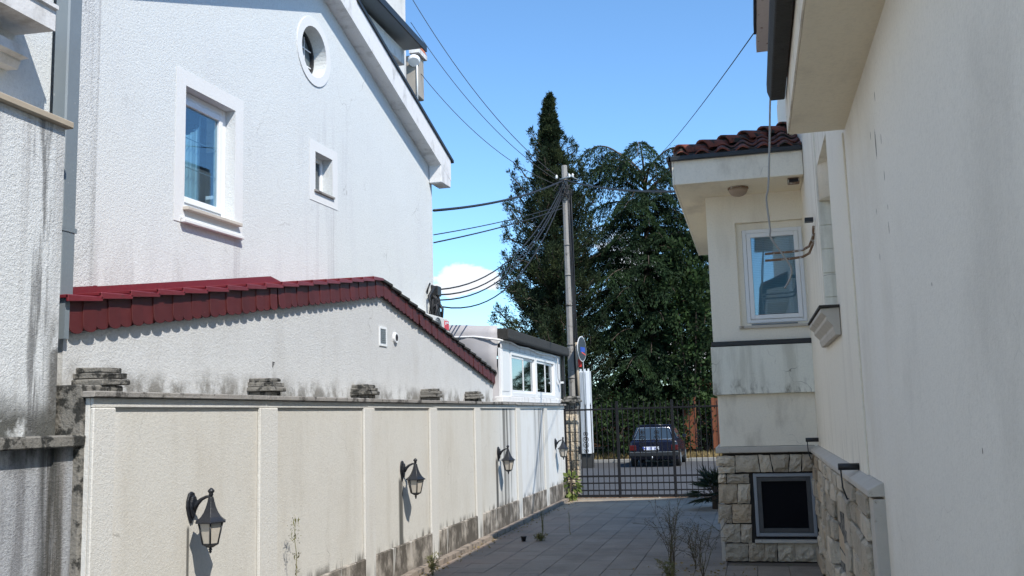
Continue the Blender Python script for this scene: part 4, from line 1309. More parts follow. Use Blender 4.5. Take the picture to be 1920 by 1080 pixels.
for (x, y) in ((-.74, 10.98), (-.66, 10.92), (.66, 12.24), (.66, 12.40)):
    hb.append((x, y, 4.60 + (x + .74) * pitch_))
hb += [(p[0], p[1], p[2] + .11) for p in hb]
MB().hexa(hb).build('hip_bedding', 'mortar', vi)
# hip capping tiles
hip = MB()
for k in range(9):
    a = math.pi * k / 8
    hip.v += [(0.125 * math.cos(a), 0, 0.125 * math.sin(a) + .02), (0.112 * math.cos(a), 0, 0.108 * math.sin(a) + .015),
              (0.085 * math.cos(a), 0.44, 0.075 * math.sin(a)), (0.072 * math.cos(a), 0.44, 0.06 * math.sin(a))]
for k in range(8):
    a, b = k * 4, k * 4 + 4
    hip.f += [(a, b, b + 2, a + 2), (a + 1, a + 3, b + 3, b + 1), (a, a + 1, b + 1, b), (a + 2, b + 2, b + 3, a + 3)]
    hip.s += [True] * 4
ho = hip.build('tmp', 'tile')
hme = ho.data
bpy.data.objects.remove(ho)
hdir = Vector((1, 1, pitch_)).normalized()
for k in range(6):
    o = link('hip_tile', hme, vi)
    p = Vector((-0.66, 11.01, 4.675)) + hdir * (0.355 * k)
    if p.x > 0.62:
        continue
    o.location = p
    o.rotation_euler = (math.asin(hdir.z), RNG.gauss(0, .03), -math.pi / 4 + RNG.gauss(0, .02))
side = MB()
for i in range(16):
    for j in range(4):
        yc, xc = 11.5 + i * .30, -0.70 + j * .33
        if yc < 11.0 + (xc + .74) + .2:
            continue
        z = 4.665 + (xc + .74) * pitch_
        side.hexa([(xc, yc, z), (xc + .4, yc, z + .4 * pitch_ - .02), (xc + .4, yc + .24, z + .4 * pitch_ - .02), (xc, yc + .24, z),
                   (xc, yc + .04, z + .05), (xc + .4, yc + .04, z + .4 * pitch_ + .03), (xc + .4, yc + .2, z + .4 * pitch_ + .03), (xc, yc + .2, z + .05)])
stuff(side.build('side_roof_tile', 'tile', vi))

# things on the villa
cl = thing('ceiling_lamp', 'round dusty dome lamp under the bay roof soffit', 'lamp', (-.04, 11.35, ZS))
MB().lathe([(.118, 0.0), (.12, -.018), (.112, -.022)], (-.04, 11.35, ZS - .001), 24).build('lamp_base', 'rust', cl)
MB().lathe([(.112, -.022), (.108, -.045), (.09, -.075), (.06, -.095), (.025, -.105)], (-.04, 11.35, ZS), 24).build('lamp_shade', 'lampshade', cl)
vb = thing('soffit_vent', 'small dark square fitting in the bay soffit beside the facade', 'vent', (.575, 11.15, ZS))
MB().box(.51, .64, 11.06, 11.16, ZS - .062, ZS - .001).build('housing', 'rust', vb, bevel=0.005)
MB().box(.525, .625, 11.052, 11.06, ZS - .052, ZS - .012).build('dark_opening', 'dark', vb)
pb = thing('pipe_bracket', 'pair of rusty bent pipes sticking out of the facade before the bay window', 'bracket', (.65, 9.8, 3.3))
for dz, dy in ((0.0, 0.0), (-0.062, 0.05)):
    MB().tube([(.665, 9.75 + dy, 3.52 + dz), (.655, 9.8 + dy, 3.42 + dz), (.62, 9.9 + dy, 3.345 + dz), (.56, 9.98 + dy, 3.325 + dz), (.45, 10.0 + dy, 3.318 + dz), (.19, 10.0 + dy, 3.312 + dz)], 0.013, 8).build('pipe', 'rust', pb)
MB().box(.585, .665, 9.7, 9.78, 3.56, 3.60).build('clamp', 'blackmetal', pb)
def spot(y, z, lab):
    t_ = thing('spotlight', lab, 'spotlight', (.62, y, z), 'spotlights on the stone base')
    MB().tube([(.53, y, z + .12), (.67, y, z + .12)], .024, 10).build('lamp_head', 'blackmetal', t_)
    MB().tube([(.545, y, z + .12), (.55, y - .01, z - .02), (.575, y - .02, z - .10), (.585, y - .02, z - .09)], .006, 6).build('stem', 'blackmetal', t_)
    return t_
spot(7.05, 1.22, 'near black spotlight clamped to the sloping cornice of the stone base')
spot(11.38, 1.27, 'far black spotlight on the cornice corner beside the bay')
gc = MB()
gpts = [(0.27, 6.3, 3.95), (0.25, 6.35, 3.87), (0.245, 7.0, 4.05), (0.30, 8.0, 4.45), (0.30, 8.4, 4.5), (0.285, 8.5, 4.38), (0.265, 8.5, 4.1), (0.24, 8.5, 3.8), (0.225, 8.5, 3.65), (0.205, 8.5, 3.55), (0.22, 8.5, 3.3), (0.22, 8.5, 3.22), (0.30, 8.5, 3.08), (0.37, 8.5, 2.95), (0.36, 8.5, 2.86), (0.31, 8.5, 2.77)]
sm = []
for k in range(len(gpts) - 1):
    p0, p1, p2, p3 = [Vector(gpts[max(0, min(len(gpts) - 1, k + d))]) for d in (-1, 0, 1, 2)]
    for q in range(5):
        t_ = q / 5
        sm.append(0.5 * ((2 * p1) + (p2 - p0) * t_ + (2 * p0 - 5 * p1 + 4 * p2 - p3) * t_ ** 2 + (3 * p1 - p0 - 3 * p2 + p3) * t_ ** 3))
sm.append(Vector(gpts[-1]))
gc.tube(sm, 0.0085, 6)
tag(gc.build('hanging_cable', 'greycable'), 'loose grey cable hanging from the gutter in front of the bay window', 'cable')

# ================================================================ POLE AND STREET FURNITURE
pl = thing('utility_pole', 'tall grey weathered utility pole with cables and brackets behind the gate pillar', 'pole', (-3.97, 21.5, 0))
MB().tube([(-3.96, 21.5, -.1), (-3.97, 21.5, 2.2), (-3.98, 21.5, 7.5)], [.098, .092, .066], 8, smooth=False).build('shaft', 'pole', pl)
for z in (2.55, 3.3, 4.2, 4.9, 5.6):
    MB().tube([(-3.97, 21.5, z), (-3.97, 21.5, z + .035)], .112 - z * .005, 10).build('strap', 'coping', pl)
for k, (dx, dy) in enumerate(((.115, -.02), (.135, .03), (.10, -.06), (.15, 0.0))):
    pts = [(-3.97 + dx + RNG.uniform(-.012, .012) - z * .004, 21.5 + dy, z) for z in (1.9, 2.6, 3.4, 4.3, 5.2, 6.1, 6.9)]
    MB().tube(pts, 0.013, 6).build('riser_cable', 'cable', pl)
MB().tube([(-3.83, 21.45, 1.9), (-3.835, 21.45, 3.36)], .035, 8).build('conduit', 'tan', pl)
MB().tube([(-4.08, 21.4, 7.15), (-3.75, 21.4, 7.22)], .02, 6).build('cross_bracket', 'zinc', pl)
for dx in (-.18, .12, .2):
    mb = MB().lathe([(.018, 0), (.03, .02), (.02, .035), (.032, .05), (.02, .075), (.008, .09)], (-3.97 + dx, 21.4, 7.18), 8)
    mb.build('insulator', 'pvc', pl)
MB().tube([(-3.9, 21.42, 7.3), (-3.78, 21.4, 7.18), (-3.62, 21.4, 7.10)], .012, 5).build('pole_hook', 'zinc', pl)
mb = MB()
for k in range(16):
    a = Vector((-3.97 + RNG.uniform(-.15, .2), 21.42 + RNG.uniform(-.05, .05), 7.1 + RNG.uniform(-.15, .1)))
    b = Vector((-3.97 + RNG.uniform(-.2, .25), 21.40, 6.75 + RNG.uniform(-.15, .15)))
    mb.tube([a, (a + b) / 2 + Vector((RNG.uniform(-.2, .2), -.05, -.08)), b], 0.010, 5)
stuff(mb.build('cable_tangle', 'cable', pl))
tag(MB().tube([(-3.70, 21.45, -0.1), (-3.70, 21.45, 3.5)], .014, 6).build('thin_post', 'zinc'), 'thin grey steel post standing just right of the utility pole', 'post')

sg = thing('round_sign', 'small round dark sign with pale rim and blue patch beside the pole', 'sign', (-3.71, 21.4, 3.2))
def disc(mb, r, d0, d1, n=28):
    nrm = Vector((0.985, -0.17, 0)).normalized()
    u = Vector((0.17, 0.985, 0))
    c0 = Vector((-3.71, 21.36, 3.20))
    vs = []
    for d in (d0, d1):
        vs += [c0 + nrm * d + u * r * math.cos(2 * math.pi * k / n) + Vector((0, 0, 1)) * r * math.sin(2 * math.pi * k / n) for k in range(n)]
    return mb.add(vs, [tuple(range(n)), tuple(range(2 * n - 1, n - 1, -1))] + [(k, (k + 1) % n, (k + 1) % n + n, k + n) for k in range(n)])
def sbox(mb, u0, u1, z0, z1, d0, d1, sh=0.0):
    nrm = Vector((0.985, -0.17, 0)).normalized()
    u = Vector((0.17, 0.985, 0))
    c0 = Vector((-3.71, 21.36, 3.20))
    P = []
    for d in (d0, d1):
        for (a, z) in ((u0, z0), (u1, z0 - sh), (u1, z1 - sh), (u0, z1)):
            P.append(c0 + nrm * d + u * a + Vector((0, 0, z)))
    return mb.hexa([P[0], P[1], P[5], P[4], P[3], P[2], P[6], P[7]])
disc(MB(), .285, 0, .012).build('rim', 'pvc', sg)
disc(MB(), .268, .012, .016).build('face', 'signdark', sg)
sbox(MB(), -.12, .17, -.07, .04, .0165, .019).build('blue_patch', 'signblue', sg)
sbox(MB(), -.05, .2, -.09, -.06, .0165, .019, .05).build('red_bar', 'signred', sg)
MB().box(-3.80, -3.73, 21.38, 21.42, 2.80, 2.98).build('red_tag', 'signred', sg)

cb = thing('white_cabinet', 'tall narrow ribbed white metal cabinet beyond the gate pillar', 'cabinet', (-5.66, 33, -.1))
MB().box(-5.86, -5.50, 33.05, 33.4, -0.1, 0.40).build('plinth', 'darkroof', cb)
MB().box(-5.86, -5.50, 33.0, 33.4, 0.402, 3.22).build('casing', 'metalwhite', cb, bevel=0.01)
for k in range(5):
    MB().box(-5.85 + k * .045, -5.835 + k * .045, 32.965, 32.999, 0.4, 3.2).build('rib', 'metalwhite', cb)
MB().box(-5.62, -5.51, 32.96, 32.999, 0.4, 3.2).build('corner_panel', 'pvc', cb)
for x in (-5.8, -5.66, -5.53):
    MB().box(x - .03, x + .03, 33.05, 33.1, 3.221, 3.30).build('lug', 'metalwhite', cb)

# planks and walls over the road
fw = thing('plank_fence', 'dark brown plank fence under the trees across the road', 'fence', (-6, 39, 0))
MB().box(-13, 6, 39.06, 39.12, 0.1, 1.9).build('rail', 'wood', fw)
for k in range(80):
    x = -12.8 + k * 0.235
    MB().box(x, x + .215, 39.0, 39.05, -0.06, 2.0 + RNG.uniform(-.05, .06)).build('plank', 'wood', fw)
for k, (x, lab) in enumerate(((-2.72, 'orange-brown board screen across the road right of the parked car'), (-1.62, 'orange-brown board screen across the road half hidden by the bay'))):
    og = thing('board_screen', lab, 'screen', (x + .2, 38.1, -.1), 'orange board screens across the road')
    for j in range(4):
        MB().box(x + j * .125, x + .118 + j * .125, 38.0, 38.04, -0.1 if False else 0.3, 2.25 + RNG.uniform(-.06, .05)).build('board', 'orangewood', og)
    for j in (0.05, 0.42):
        MB().box(x + j, x + j + .05, 38.045, 38.09, -0.1, 2.1).build('batten', 'wood', og)
rw = thing('low_wall', 'low pale wall with flat top behind the parked car', 'wall', (-6, 38.3, 0))
MB().box(-12.0, -4.3, 38.2, 38.5, -0.1, 0.36).build('wall_face', 'darkroof', rw)
MB().box(-12.0, -4.3, 38.15, 38.55, 0.362, 0.43).build('coping', 'kerb', rw, bevel=0.01)

# ================================================================ CAR
car = thing('parked_car', 'dark navy hatchback parked across the road, seen from behind through the gate', 'car', (-3.4, 35, -.1))
CX, CY = -3.40, 33.0
G = -0.10
def sect(y, hw, z0, z1, zb=None, in_=0.05):
    """body cross-section"""
    m_ = (z0 + z1) / 2
    return [(CX + s * w, CY + y, G + z) for s, w, z in ((-1, hw - in_, z0), (-1, hw, z0 + .12), (-1, hw, m_ + .06), (-1, hw - .03, z1 - .04), (-1, hw - .10, z1),
                                                          (1, hw - .10, z1), (1, hw - .03, z1 - .04), (1, hw, m_ + .06), (1, hw, z0 + .12), (1, hw - in_, z0))]
def loft(secs, smooth=False):
    n = len(secs[0])
    vs = [p for s_ in secs for p in s_]
    fs = [tuple(range(n)), tuple(range((len(secs) - 1) * n + n - 1, (len(secs) - 1) * n - 1, -1))]
    for i in range(len(secs) - 1):
        for k in range(n):
            k2 = (k + 1) % n
            fs.append((i * n + k, i * n + k2, (i + 1) * n + k2, (i + 1) * n + k))
    return MB().add(vs, fs, smooth)
loft([sect(0.02, .76, .34, .86), sect(0.0, .80, .36, .72) if False else sect(0.06, .815, .26, .90), sect(.5, .83, .22, .93), sect(1.6, .835, .22, .92), sect(2.6, .83, .22, .88), sect(3.4, .81, .24, .80), sect(3.8, .74, .34, .70)]).build('body', 'car', car, bevel=0.02)
def cab(y, hwb, hwt, zb, zt_):
    return [(CX - hwb, CY + y, G + zb), (CX - hwt, CY + y, G + zt_ - .04), (CX - hwt + .07, CY + y, G + zt_), (CX + hwt - .07, CY + y, G + zt_), (CX + hwt, CY + y, G + zt_ - .04), (CX + hwb, CY + y, G + zb)]
def cab2(yb, yt, hwb, hwt, zb, zt_):
    return [(CX - hwb, CY + yb, G + zb), (CX - hwt, CY + yt, G + zt_ - .04), (CX - hwt + .07, CY + yt, G + zt_), (CX + hwt - .07, CY + yt, G + zt_), (CX + hwt, CY + yt, G + zt_ - .04), (CX + hwb, CY + yb, G + zb)]
loft([cab2(.12, .42, .73, .56, .88, 1.36), cab2(.9, .8, .76, .58, .9, 1.41), cab2(1.7, 1.5, .76, .58, .9, 1.41), cab2(2.5, 1.9, .74, .55, .86, 1.36)]).build('cabin', 'car', car, bevel=0.015)
def rw_pt(x, t_):
    return (CX + x * (1 - .21 * t_), CY + .115 + .30 * t_ - .012, G + .93 + .40 * t_)
win = MB()
P = [rw_pt(-.62, .02), rw_pt(.62, .02), rw_pt(.62, .9), rw_pt(-.62, .9)]
win.add(P + [(p[0], p[1] + .02, p[2] - .01) for p in P], [(0, 1, 2, 3), (7, 6, 5, 4), (0, 4, 5, 1), (1, 5, 6, 2), (2, 6, 7, 3), (3, 7, 4, 0)])
win.build('rear_window', 'carglass', car)
edge = [rw_pt(-.67, .0), rw_pt(-.66, .95), rw_pt(.66, .95), rw_pt(.67, .0), rw_pt(-.67, .0)]
MB().tube(edge, .014, 5).build('window_seal', 'chrome', car)
MB().tube([(CX - .56, CY + .42, G + 1.40), (CX + .56, CY + .42, G + 1.40)], .02, 6).build('spoiler', 'car', car)
MB().box(CX - .84, CX + .84, CY - .07, CY + .10, G + .36, G + .52).build('rear_bumper', 'blackmetal', car, bevel=0.03, segs=2)
MB().box(CX - .83, CX + .83, CY - .079, CY - .071, G + .50, G + .522).build('bumper_strip', 'chrome', car)
for s in (-1, 1):
    MB().box(CX + s * .70 - .115, CX + s * .70 + .115, CY - .012, CY + .05, G + .56, G + .74).build('tail_light', 'taillight', car, bevel=0.012)
    MB().box(CX + s * .89 - .07, CX + s * .89 + .07, CY + 2.1, CY + 2.17, G + .92, G + 1.04).build('wing_mirror', 'car', car, bevel=0.02)
    for y in (.75, 3.1):
        w = MB().tube([(CX + s * .66, CY + y, G + .29), (CX + s * .842, CY + y, G + .29)], .29, 20).build('wheel', 'tyre', car, bevel=0.02)
        MB().tube([(CX + s * .844, CY + y, G + .29), (CX + s * .85, CY + y, G + .29)], .18, 14).build('rim', 'zinc', w)
    sw = [(CX + s * .775, CY + .62, G + .94), (CX + s * .775, CY + 2.2, G + .92), (CX + s * .62, CY + 1.75, G + 1.32), (CX + s * .62, CY + .72, G + 1.33)]
    MB().add(sw + [(p[0] - s * .03, p[1], p[2]) for p in sw], [(0, 1, 2, 3), (7, 6, 5, 4), (0, 4, 5, 1), (1, 5, 6, 2), (2, 6, 7, 3), (3, 7, 4, 0)]).build('side_window', 'carglass', car)
npl = MB().box(CX - .36, CX + .18, CY - .028, CY - .013, G + .575, G + .685).build('number_plate', 'plate', car)
MB().box(CX - .358, CX - .315, CY - .032, CY - .0285, G + .577, G + .683).build('country_band', 'plateblue', npl)
mb = MB()
for k, (x0, x1) in enumerate(((-.29, -.255), (-.245, -.21), (-.16, -.125), (-.115, -.08), (-.07, -.035), (.02, .055), (.07, .105))):
    mb.box(CX + x0, CX + x1, CY - .0315, CY - .0285, G + .60, G + .615).box(CX + x0, CX + x0 + .012, CY - .0315, CY - .0285, G + .616, G + .648).box(CX + x0, CX + x1, CY - .0315, CY - .0285, G + .649, G + .662)
mb.build('plate_characters', 'plateblue', npl)
MB().tube([(CX - .05, CY - .04, G + .29), (CX - .05, CY - .09, G + .28), (CX - .05, CY - .10, G + .36)], .022, 8).build('tow_hook', 'chrome', car)
MB().box(CX - .03, CX + .03, CY - .006, CY + .03, G + .80, G + .825).build('boot_handle', 'blackmetal', car)

# ================================================================ OVERHEAD CABLES
def cat(a, b, sag, n=18):
    a, b = Vector(a), Vector(b)
    return [a.lerp(b, k / n) - Vector((0, 0, sag * 4 * (k / n) * (1 - k / n))) for k in range(n + 1)]
def wire(a, b, sag, r, lab, grp=None, name='overhead_cable'):
    o = MB().tube(cat(a, b, sag), r, 5).build(name, 'cable')
    tag(o, lab, 'cable', grp)
    return o
PT = (-4.0, 21.42, 7.12)
wire((-4.56, 13.62, 4.88), (-4.0, 21.42, 7.13), 0.12, 0.022, 'thick black cable from the white house wall up to the pole top')
wire((-3.94, 21.42, 7.13), (-0.60, 13.4, 4.80), 0.10, 0.020, 'thick black cable from the pole top to the bay roof')
wire((-4.56, 13.60, 4.50), (-4.03, 21.42, 6.55), 0.05, 0.009, 'thin upper cable leaving the white house below the thick one')
wire((-4.56, 13.60, 4.38), (-4.03, 21.42, 6.48), 0.05, 0.012, 'thin lower cable leaving the white house just above the bundle')
for k, (z, zz, sg_, lab) in enumerate(((3.66, 6.98, .55, 'topmost of the drooping cables from the bundle to the pole'), (3.58, 6.90, .60, 'second of the drooping cables from the bundle to the pole'),
                                      (3.50, 6.84, .62, 'third of the drooping cables from the bundle to the pole'), (3.40, 6.78, .78, 'lowest of the drooping cables from the bundle to the pole'))):
    wire((-4.50 + .01 * k, 13.60, z), (-4.03, 21.40, zz), sg_, 0.0125, lab, 'drooping service cables')
wire((-7.28, 20.3, 11.6), (-3.99, 21.45, 7.10), 0.45, 0.009, 'highest thin wire running down from the frame top to the pole', 'thin wires to the tower')
wire((-7.28, 20.3, 10.95), (-4.0, 21.45, 7.05), 0.45, 0.008, 'middle thin wire from behind the dormer to the pole', 'thin wires to the tower')
wire((-7.12, 20.5, 9.75), (-4.02, 21.45, 6.98), 0.40, 0.008, 'lowest thin wire from the far balcony to the pole', 'thin wires to the tower')
wire((0.25, 10.75, 5.97), (-4.2, 40.0, 11.9), 0.25, 0.007, 'thin wire from the villa roof to the cedar')

# ================================================================ FOLIAGE
def np_mesh(name, V, F3, mat, parent=None):
    me = bpy.data.meshes.new(name)
    nv, nf = len(V), len(F3)
    k = F3.shape[1]
    me.vertices.add(nv)
    me.vertices.foreach_set("co", V.astype(np.float32).ravel())
    me.loops.add(nf * k)
    me.loops.foreach_set("vertex_index", F3.astype(np.int32).ravel())
    me.polygons.add(nf)
    me.polygons.foreach_set("loop_start", np.arange(0, nf * k, k, dtype=np.int32))
    me.polygons.foreach_set("loop_total", np.full(nf, k, dtype=np.int32))
    me.update()
    me.validate()
    me.materials.append(M[mat] if isinstance(mat, str) else mat)
    return link(name, me, parent)

NP = np.random.default_rng(11)
def leaves(C, D, L, W, curl=0.25):
    """diamond leaves at C along D (n,3), length L, width W (n)"""
    n = len(C)
    D = D / (np.linalg.norm(D, axis=1, keepdims=True) + 1e-9)
    R = NP.normal(size=(n, 3))
    S_ = np.cross(D, R)
    S_ /= np.linalg.norm(S_, axis=1, keepdims=True) + 1e-9
    Nn = np.cross(D, S_)
    L = L[:, None]
    W = W[:, None]
    a = C
    b = C + D * L * .5 + S_ * W * .5 + Nn * L * curl * .2
    c_ = C + D * L
    d = C + D * L * .5 - S_ * W * .5 + Nn * L * curl * .2
    V = np.stack([a, b, c_, d], 1).reshape(-1, 3)
    F = np.arange(4 * n).reshape(n, 4)
    return V, F

def merge(parts):
    Vs, Fs, o = [], [], 0
    for V, F in parts:
        Vs.append(V)
        Fs.append(F + o)
        o += len(V)
    return np.concatenate(Vs), np.concatenate(Fs)

def clump(cs, n, rad, dirs, l0, l1, ratio=0.4, spread=0.9):
    """n leaves around every clump centre"""
    C = np.repeat(cs, n, 0)
    off = NP.normal(size=C.shape) * (rad[:, None].repeat(n, 0) if hasattr(rad, 'shape') else rad)
    D = np.repeat(dirs, n, 0) + NP.normal(size=C.shape) * spread
    L = NP.uniform(l0, l1, len(C))
    return leaves(C + off, D, L, L * ratio)

# spire conifer behind the pole
def conifer(base, H, prof, nbr, name, label, mat):
    r = thing(name, label, 'tree', base)
    bx, by, bz = base
    MB().tube([(bx, by, bz), (bx + .05, by, bz + H * .5), (bx, by, bz + H * .97)], [.26, .17, .02], 9).build('trunk', 'bark', r)
    zs = [p[0] for p in prof]
    rs = [p[1] for p in prof]
    parts = []
    limbs = MB()
    for i in range(nbr):
        u = NP.random()
        z = 0.9 + (H - 1.0) * u ** 0.95
        R = np.interp(z, zs, rs)
        a = NP.uniform(0, 2 * math.pi)
        long_ = NP.random() < .32
        ln = R * (NP.uniform(1.0, 1.32) if long_ else NP.uniform(.45, .9)) + (.35 * NP.random() if 11 < z < 13.2 and long_ else 0)
        rise = NP.uniform(.05, .75) * ln
        m_ = max(4, int(ln * 6.5))
        s = np.linspace(.10, 1, m_)
        pts = np.stack([bx + math.cos(a) * ln * s, by + math.sin(a) * ln * s, bz + z - .30 * ln + rise * s ** 2.2], 1)
        pts += NP.normal(size=pts.shape) * .05
        limbs.tube([(bx, by, bz + z - .30 * ln)] + [tuple(p) for p in pts], .022, 4, False)
        d = np.gradient(pts, axis=0)
        d[:, 2] += .03
        d /= np.linalg.norm(d, axis=1, keepdims=True)
        rad = (.075 + .035 * np.sin(s * 3)) * min(1.2, .5 + ln * .4)
        parts.append(clump(pts, 24, rad, d, .08, .20, .22, .7))
        # upturned club at the tip
        tip = pts[-1] + np.stack([NP.normal(0, .05, 5), NP.normal(0, .05, 5), np.linspace(-.04, .22, 5)], 1) * min(1, .4 + ln * .5)
        parts.append(clump(tip, 20, np.linspace(.085, .03, 5) * min(1.1, .5 + ln * .5), np.tile([math.cos(a) * .5, math.sin(a) * .5, .9], (5, 1)), .08, .19, .22, .6))
    s = np.linspace(0, 1, 20)
    pts = np.stack([bx + .05 * np.sin(s * 9), by + 0 * s, bz + H * .86 + H * .14 * s], 1)
    parts.append(clump(pts, 18, .07 * (1.1 - s) + .02 * np.sin(s * 22) ** 2, np.tile([0, 0, 1.0], (20, 1)), .08, .2, .2, .6))
    V, F = merge(parts)
    np_mesh('crown', V, F, mat, r)
    stuff(limbs.build('limb', 'bark', r))
    return r
conifer((-7.58, 38.0, -.06), 15.0, [(0, 1.0), (1.5, 1.45), (4, 1.95), (6.7, 1.9), (9.2, 1.6), (11.2, 1.15), (12.2, .75), (12.9, .50), (13.6, .30), (14.3, .15), (15, .03)], 700,
        'conifer_tree', 'tall dark spire-shaped conifer standing behind the utility pole', 'conifer')

# cedar with drooping feathery boughs
def cedar(base, H, prof, nbr, label, extra=()):
    r = thing('cedar_tree', label, 'tree', base)
    bx, by, bz = base
    MB().tube([(bx, by, bz), (bx - .1, by, bz + H * .5), (bx, by, bz + H * .92)], [.30, .20, .03], 9).build('trunk', 'bark', r)
    zs = [p[0] for p in prof]
    rs = [p[1] for p in prof]
    parts = []
    limbs = MB()
    lst = []
    tiers = 15
    for k in range(nbr):
        tz = (k % tiers + NP.uniform(-.18, .18)) / tiers
        lst.append((2.6 + (H * .86 - 2.6) * tz, k * 2.399 + NP.uniform(-.3, .3), NP.uniform(.6, 1.12), 0.0))
    lst += list(extra)
    for (z, a, q, up) in lst:
        ln = np.interp(z, zs, rs) * q
        m_ = max(6, int(ln * 7.5))
        s = np.linspace(.08, 1, m_)
        arch = (.16 + up) * ln * np.sin(s * 2.1) - (.22 + .35 * up) * ln * s ** 3
        pts = np.stack([bx + math.cos(a) * ln * s, by + math.sin(a) * ln * s, bz + z + arch], 1)
        limbs.tube([(bx, by, bz + z)] + [tuple(p) for p in pts], [.045 * (1 - .85 * k / m_) + .005 for k in range(m_ + 1)], 4, False)
        side = np.array([-math.sin(a), math.cos(a), 0])
        fw_ = np.array([math.cos(a), math.sin(a), 0])
        for sg in (-1, 1):
            tl_ = (.25 + .65 * np.sin(np.clip(s, .05, 1) * 2.75)) * min(1.25, ln * .42) * NP.uniform(.7, 1.2, m_)
            for k in range(m_):
                if NP.random() < .22:
                    continue
                nt = max(3, int(tl_[k] * 9))
                w = np.linspace(.1, 1, nt)
                tip = pts[k] + (side * sg * .8 + fw_ * .5)[None] * (tl_[k] * w)[:, None]
                tip[:, 2] -= tl_[k] * .8 * w ** 1.8
                d = np.gradient(tip, axis=0)
                d /= np.linalg.norm(d, axis=1, keepdims=True) + 1e-9
                d[:, 2] -= .25
                parts.append(clump(tip, 9, .028, d, .09, .20, .22, .42))
    V, F = merge(parts)
    np_mesh('crown', V, F, 'cedar', r)
    stuff(limbs.build('limb', 'bark', r))
    return r
cedar((-3.95, 40.0, -.06), 12.9, [(2, 2.2), (4, 2.9), (7, 3.2), (9.5, 2.9), (11, 2.4), (12.3, 1.5)], 112, 'broad dark cedar with drooping feathery boughs right of the conifer',
      [(11.1, math.pi * 1.0, 1.15, .42), (11.5, math.pi * 1.03, 1.5, .5), (11.7, math.pi * .92, 1.25, .5), (11.8, -.15, 1.2, .4), (11.6, math.pi * 1.5, 1.3, .4), (11.4, math.pi * 1.12, 1.0, .45), (10.8, math.pi * .9, 1.1, .35), (11.0, -.25, 1.1, .25), (10.9, -.5, 1.2, .2), (11.3, .2, .9, .3), (11.2, math.pi * 1.35, 1.0, .3), (11.2, math.pi * 1.6, 1.0, .25)])
cedar((-0.3, 42.5, -.06), 12.6, [(2, 2.2), (4, 3.0), (7, 3.2), (9.5, 2.8), (12, 1.4)], 80, 'dark cedar half hidden behind the bay roof')

def bush(name, label, cat_, base, rx, ry, h, nl, mat, l0=.10, l1=.2, z0=0.2, grp=None, core=0.55):
    r = thing(name, label, cat_, base, grp)
    bx, by, bz = base
    st = MB()
    for k in range(6):
        a = k * 1.05
        st.tube([(bx, by, bz), (bx + math.cos(a) * rx * .3, by + math.sin(a) * ry * .3, bz + h * .45), (bx + math.cos(a) * rx * .6, by + math.sin(a) * ry * .6, bz + h * .8)], [.04, .025, .01], 5, False)
    stuff(st.build('stem', 'bark', r))
    nc = nl // 14
    v = NP.normal(size=(nc, 3))
    v /= np.linalg.norm(v, axis=1, keepdims=True)
    rad = NP.uniform(core, 1.05, nc)[:, None] * (1 + .22 * np.sin(v[:, :1] * 7 + 3 * v[:, 1:2]) * np.cos(5 * v[:, 2:]))
    cs = v * rad * np.array([rx, ry, h * .5]) + np.array([bx, by, bz + z0 + h * .5])
    V, F = clump(cs, 14, .13, v, l0, l1, .55, 1.0)
    np_mesh('foliage', V, F, mat, r)
    return r
bush('ivy_tree', 'leafy green climber tree hugging the cedar beside the bay', 'tree', (-2.35, 38.2, -.06), 1.15, .9, 7.0, 4800, 'broad', .12, .24, 1.6)
bush('shrub', 'dark green shrub behind the car on the left under the conifer', 'shrub', (-5.2, 37.2, -.06), 1.3, .7, 2.3, 2600, 'broad', grp='shrubs across the road')
bush('shrub', 'dark green shrub behind the parked car roof', 'shrub', (-3.5, 37.6, -.06), 1.1, .7, 2.1, 2200, 'broad', grp='shrubs across the road')
bush('shrub', 'russet-leaved shrub showing orange between gate and trees', 'shrub', (-4.9, 41.0, -.06), 1.2, .8, 4.0, 2600, 'shrubred', grp='shrubs across the road')
bush('shrub', 'dark green shrub between the two orange board screens', 'shrub', (-1.9, 38.6, -.06), .7, .6, 2.4, 1500, 'broad', grp='shrubs across the road')
bush('shrub', 'russet shrub partly hidden behind the bay', 'shrub', (-2.7, 41.5, -.06), 1.0, .7, 3.8, 1800, 'shrubred', grp='shrubs across the road')
bush('shrub', 'dark green shrub between the white cabinet and the conifer', 'shrub', (-8.0, 37.0, -.06), 1.3, .7, 2.8, 2600, 'broad', grp='shrubs across the road')
# distant hedge that closes the view
nc = 5200
cs = np.stack([NP.uniform(-30, 14, nc), NP.uniform(50, 52, nc), NP.uniform(-.1, 1, nc) ** .8 * 3.1], 1)
cs = np.nan_to_num(cs)
V, F = clump(cs, 5, .2, NP.normal(size=cs.shape), .25, .5, .6, 1)
stuff(tag(np_mesh('hedge', V, F, 'broad'), 'far dark hedge closing the view beyond the trees', 'hedge'))

# dry grass bank behind the kerb
n = 16000
cs = np.stack([NP.uniform(-13, 4, n), NP.uniform(36.9, 38.9, n), np.full(n, -.06)], 1)
d = np.stack([NP.normal(0, .35, n), NP.normal(0, .35, n), np.ones(n)], 1)
L = NP.uniform(.12, .36, n)
V, F = leaves(cs, d, L, L * .09)
stuff(tag(np_mesh('dry_grass', V, F, 'drygrass'), 'straw-coloured dry grass along the far kerb', 'grass'))

